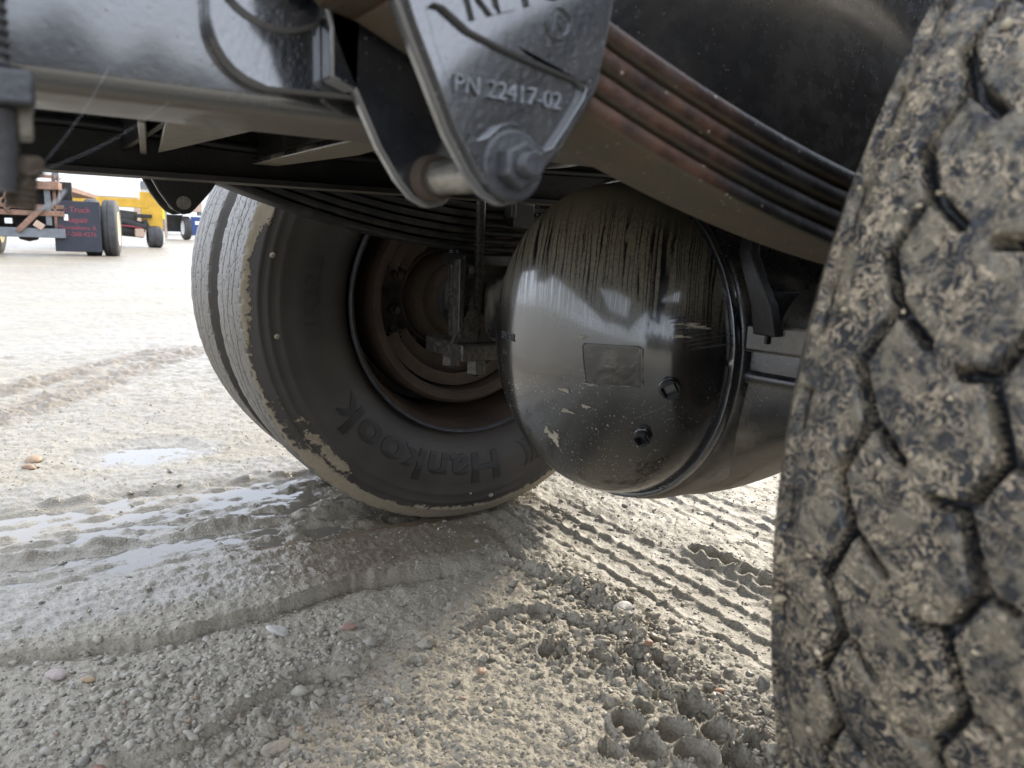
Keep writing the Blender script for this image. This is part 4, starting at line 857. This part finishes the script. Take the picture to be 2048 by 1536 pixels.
chain(t1, [(-1.02, -.1, 2.1), (-1.25, -.1, 1.45), (-1.42, -.12, .92), (-1.3, -.14, .78)]); chain(t1, [(-.92, -.1, 2.1), (-1.1, -.1, 1.45), (-1.28, -.12, 1.0), (-1.36, -.14, .86)]); chain(t1, [(-.95, -.12, 1.42), (-.97, -.13, .94)]); chain(t1, [(-1.2, -.12, 1.2), (-1.08, -.13, 1.0)])
for s_, z_, tx in ((.15, .84, 'r Truck'), (.15, .655, 'Repair'), (.105, .525, 'Thomasboro, IL'), (.115, .40, '217-268-4276')):
    lettering(tx, s_, .002, (lambda z0: lambda a, b, d: (-.25 + a, -.037 - d, z0 + b))(z_), 'bg_red', t1, xs=.95)
# yellow machine: small steered wheel, yellow frame and corner plate, white body
t2_ = empty('boom_truck', (1.75, 22.8, GZ(1.7, 22.8)), None, place(1.75, 22.8, .12)); tag(t2_, 'yellow machine with black underside and small rear wheel beyond the rusty truck', 'machine')
B2 = lambda c, d, name, mat, R=None, bev=.01: MB().box(c, d, R).build(name, mat, t2_, 30, bev)
bg_wheel(t2_, .62, .1, .30, .36, 'bg_dark'); bg_wheel(t2_, -1.35, .6, .30, .36, 'bg_dark')
B2((.58, .2, 1.02), (.55, .12, 1.0), 'corner_plate', 'bg_yellow'); B2((-.55, .2, 1.20), (2.1, .15, .24), 'frame_beam', 'bg_yellow'); B2((.66, .05, 1.60), (.16, .14, .3), 'beacon_post', 'bg_yellow'); B2((-.75, 1.4, 1.85), (2.2, 2., 1.0), 'cab', 'bg_white'); B2((-1.25, .18, 1.36), (.34, .1, .14), 'bracket', 'bg_dark')
mb = MB(); mb.cyl((-1.4, .3, .55), (.35, .25, .42), .16, 16); mb.cyl((-.9, .35, .85), (.2, .3, .75), .22, 16); mb.cyl((-.2, .2, .70), (.40, .1, .55), .13, 14); mb.build('engine', 'bg_dark', t2_, 40)
mb = MB(); mb.tube([(-1.0, .05, .62), (-.4, .02, .60), (.1, .0, .56), (.3, .0, .52)], .022, 6); mb.build('hose', 'bg_red', t2_, 60)
B2((.45, .05, .52), (.12, .1, .5), 'steering_arm', 'bg_dark', Matrix.Rotation(-.35, 3, 'Y')); B2((.22, .0, .40), (.22, .2, .22), 'cylinder_end', 'bg_tan'); B2((.35, .05, .86), (.42, .12, .1), 'bracket', 'bg_dark')
# distant truck with blue flap
t3 = empty('flatbed_truck', (5.6, 36.2, GZ(5.6, 36)), None, place(5.6, 36.2, .25)); tag(t3, 'distant pale red truck bed with blue mud flap and white rim', 'truck')
B3 = lambda c, d, name, mat: MB().box(c, d).build(name, mat, t3, 30, .01)
bg_wheel(t3, .0, .5, .52, .30, 'bg_white'); B3((.42, .1, .62), (.62, .04, .82), 'mud_flap', 'bg_blue'); B3((.45, .07, .76), (.34, .02, .16), 'flap_emblem', 'bg_white'); B3((-.3, 1.5, 1.55), (1.75, 3., .58), 'bed', 'bg_tan'); B3((.62, .6, 1.75), (.16, .2, 1.3), 'stake', 'bg_gray'); B3((-.5, 1.2, .72), (1.0, .4, .75), 'underside', 'bg_dark'); B3((-.95, .2, .65), (.12, .12, 1.2), 'stand_leg', 'bg_tan'); B3((-1.15, .2, .35), (.3, .2, .5), 'jack', 'yard_rust')
t4 = empty('marker_post', (3.55, 30., GZ(3.5, 30)), None, place(3.55, 30, 0)); tag(t4, 'lime yellow marker on a grey stand between the yellow machine and the distant truck', 'marker')
MB().box((0, 0, .65), (.26, .22, .42)).build('stand', 'bg_gray', t4, 30, .01); MB().box((0, 0, 1.12), (.30, .16, .52)).build('marker_panel', 'bg_lime', t4, 30, .02)
MB().box((-.08, 0, .22), (.07, .1, .44)).build('leg', 'bg_white', t4, 30, .01).data; MB().box((.08, 0, .22), (.07, .1, .44)).build('leg', 'bg_white', t4, 30, .01)
# pale shed far behind
t5 = empty('shed', (9.5, 62, GZ(9.5, 62)), None, place(9.5, 62, .1)); tag(t5, 'pale metal shed far across the yard behind the distant truck', 'shed')
MB().box((0, 3, 1.6), (9, 6, 3.2)).build('wall', 'bg_white', t5, 30); MB().prism([[(-4.8, 3.2), (4.8, 3.2), (0, 4.3)]], lambda u, v, h: (u, h, v), -.3, 6.3).build('roof', 'bg_gray', t5, 30); MB().box((-2, -.03, 1.2), (2.2, .05, 2.4)).build('door', 'bg_tan', t5, 30)
# low dark trees along the other side of the yard, mirrored in the paint
def m_tree():
    n = N('tree_line'); MT['tree_line'] = n.done(n.mix(n.step(n.noise(1.4, 6, .7), .35, .65), (.05, .05, .045), (.10, .098, .088)), .9)
m_tree(); mb = MB()
for k in range(420):
    a = rng.uniform(-2.75, -.15); d = rng.uniform(24, 32); h = rng.uniform(.4, 2.9); s_ = rng.uniform(.6, 1.1); c = np.array([d * math.cos(a), d * math.sin(a), h])
    mb.add(V1 * (1 + .35 * rng.normal(size=(len(V1), 1)).clip(-1, 1)) * s_ * np.array([1, 1, 1.2]) + c, F1_.tolist())
o = mb.build('treeline', 'tree_line', None, 0); tag(o, 'low dark trees along the edge of the yard', kind='stuff')
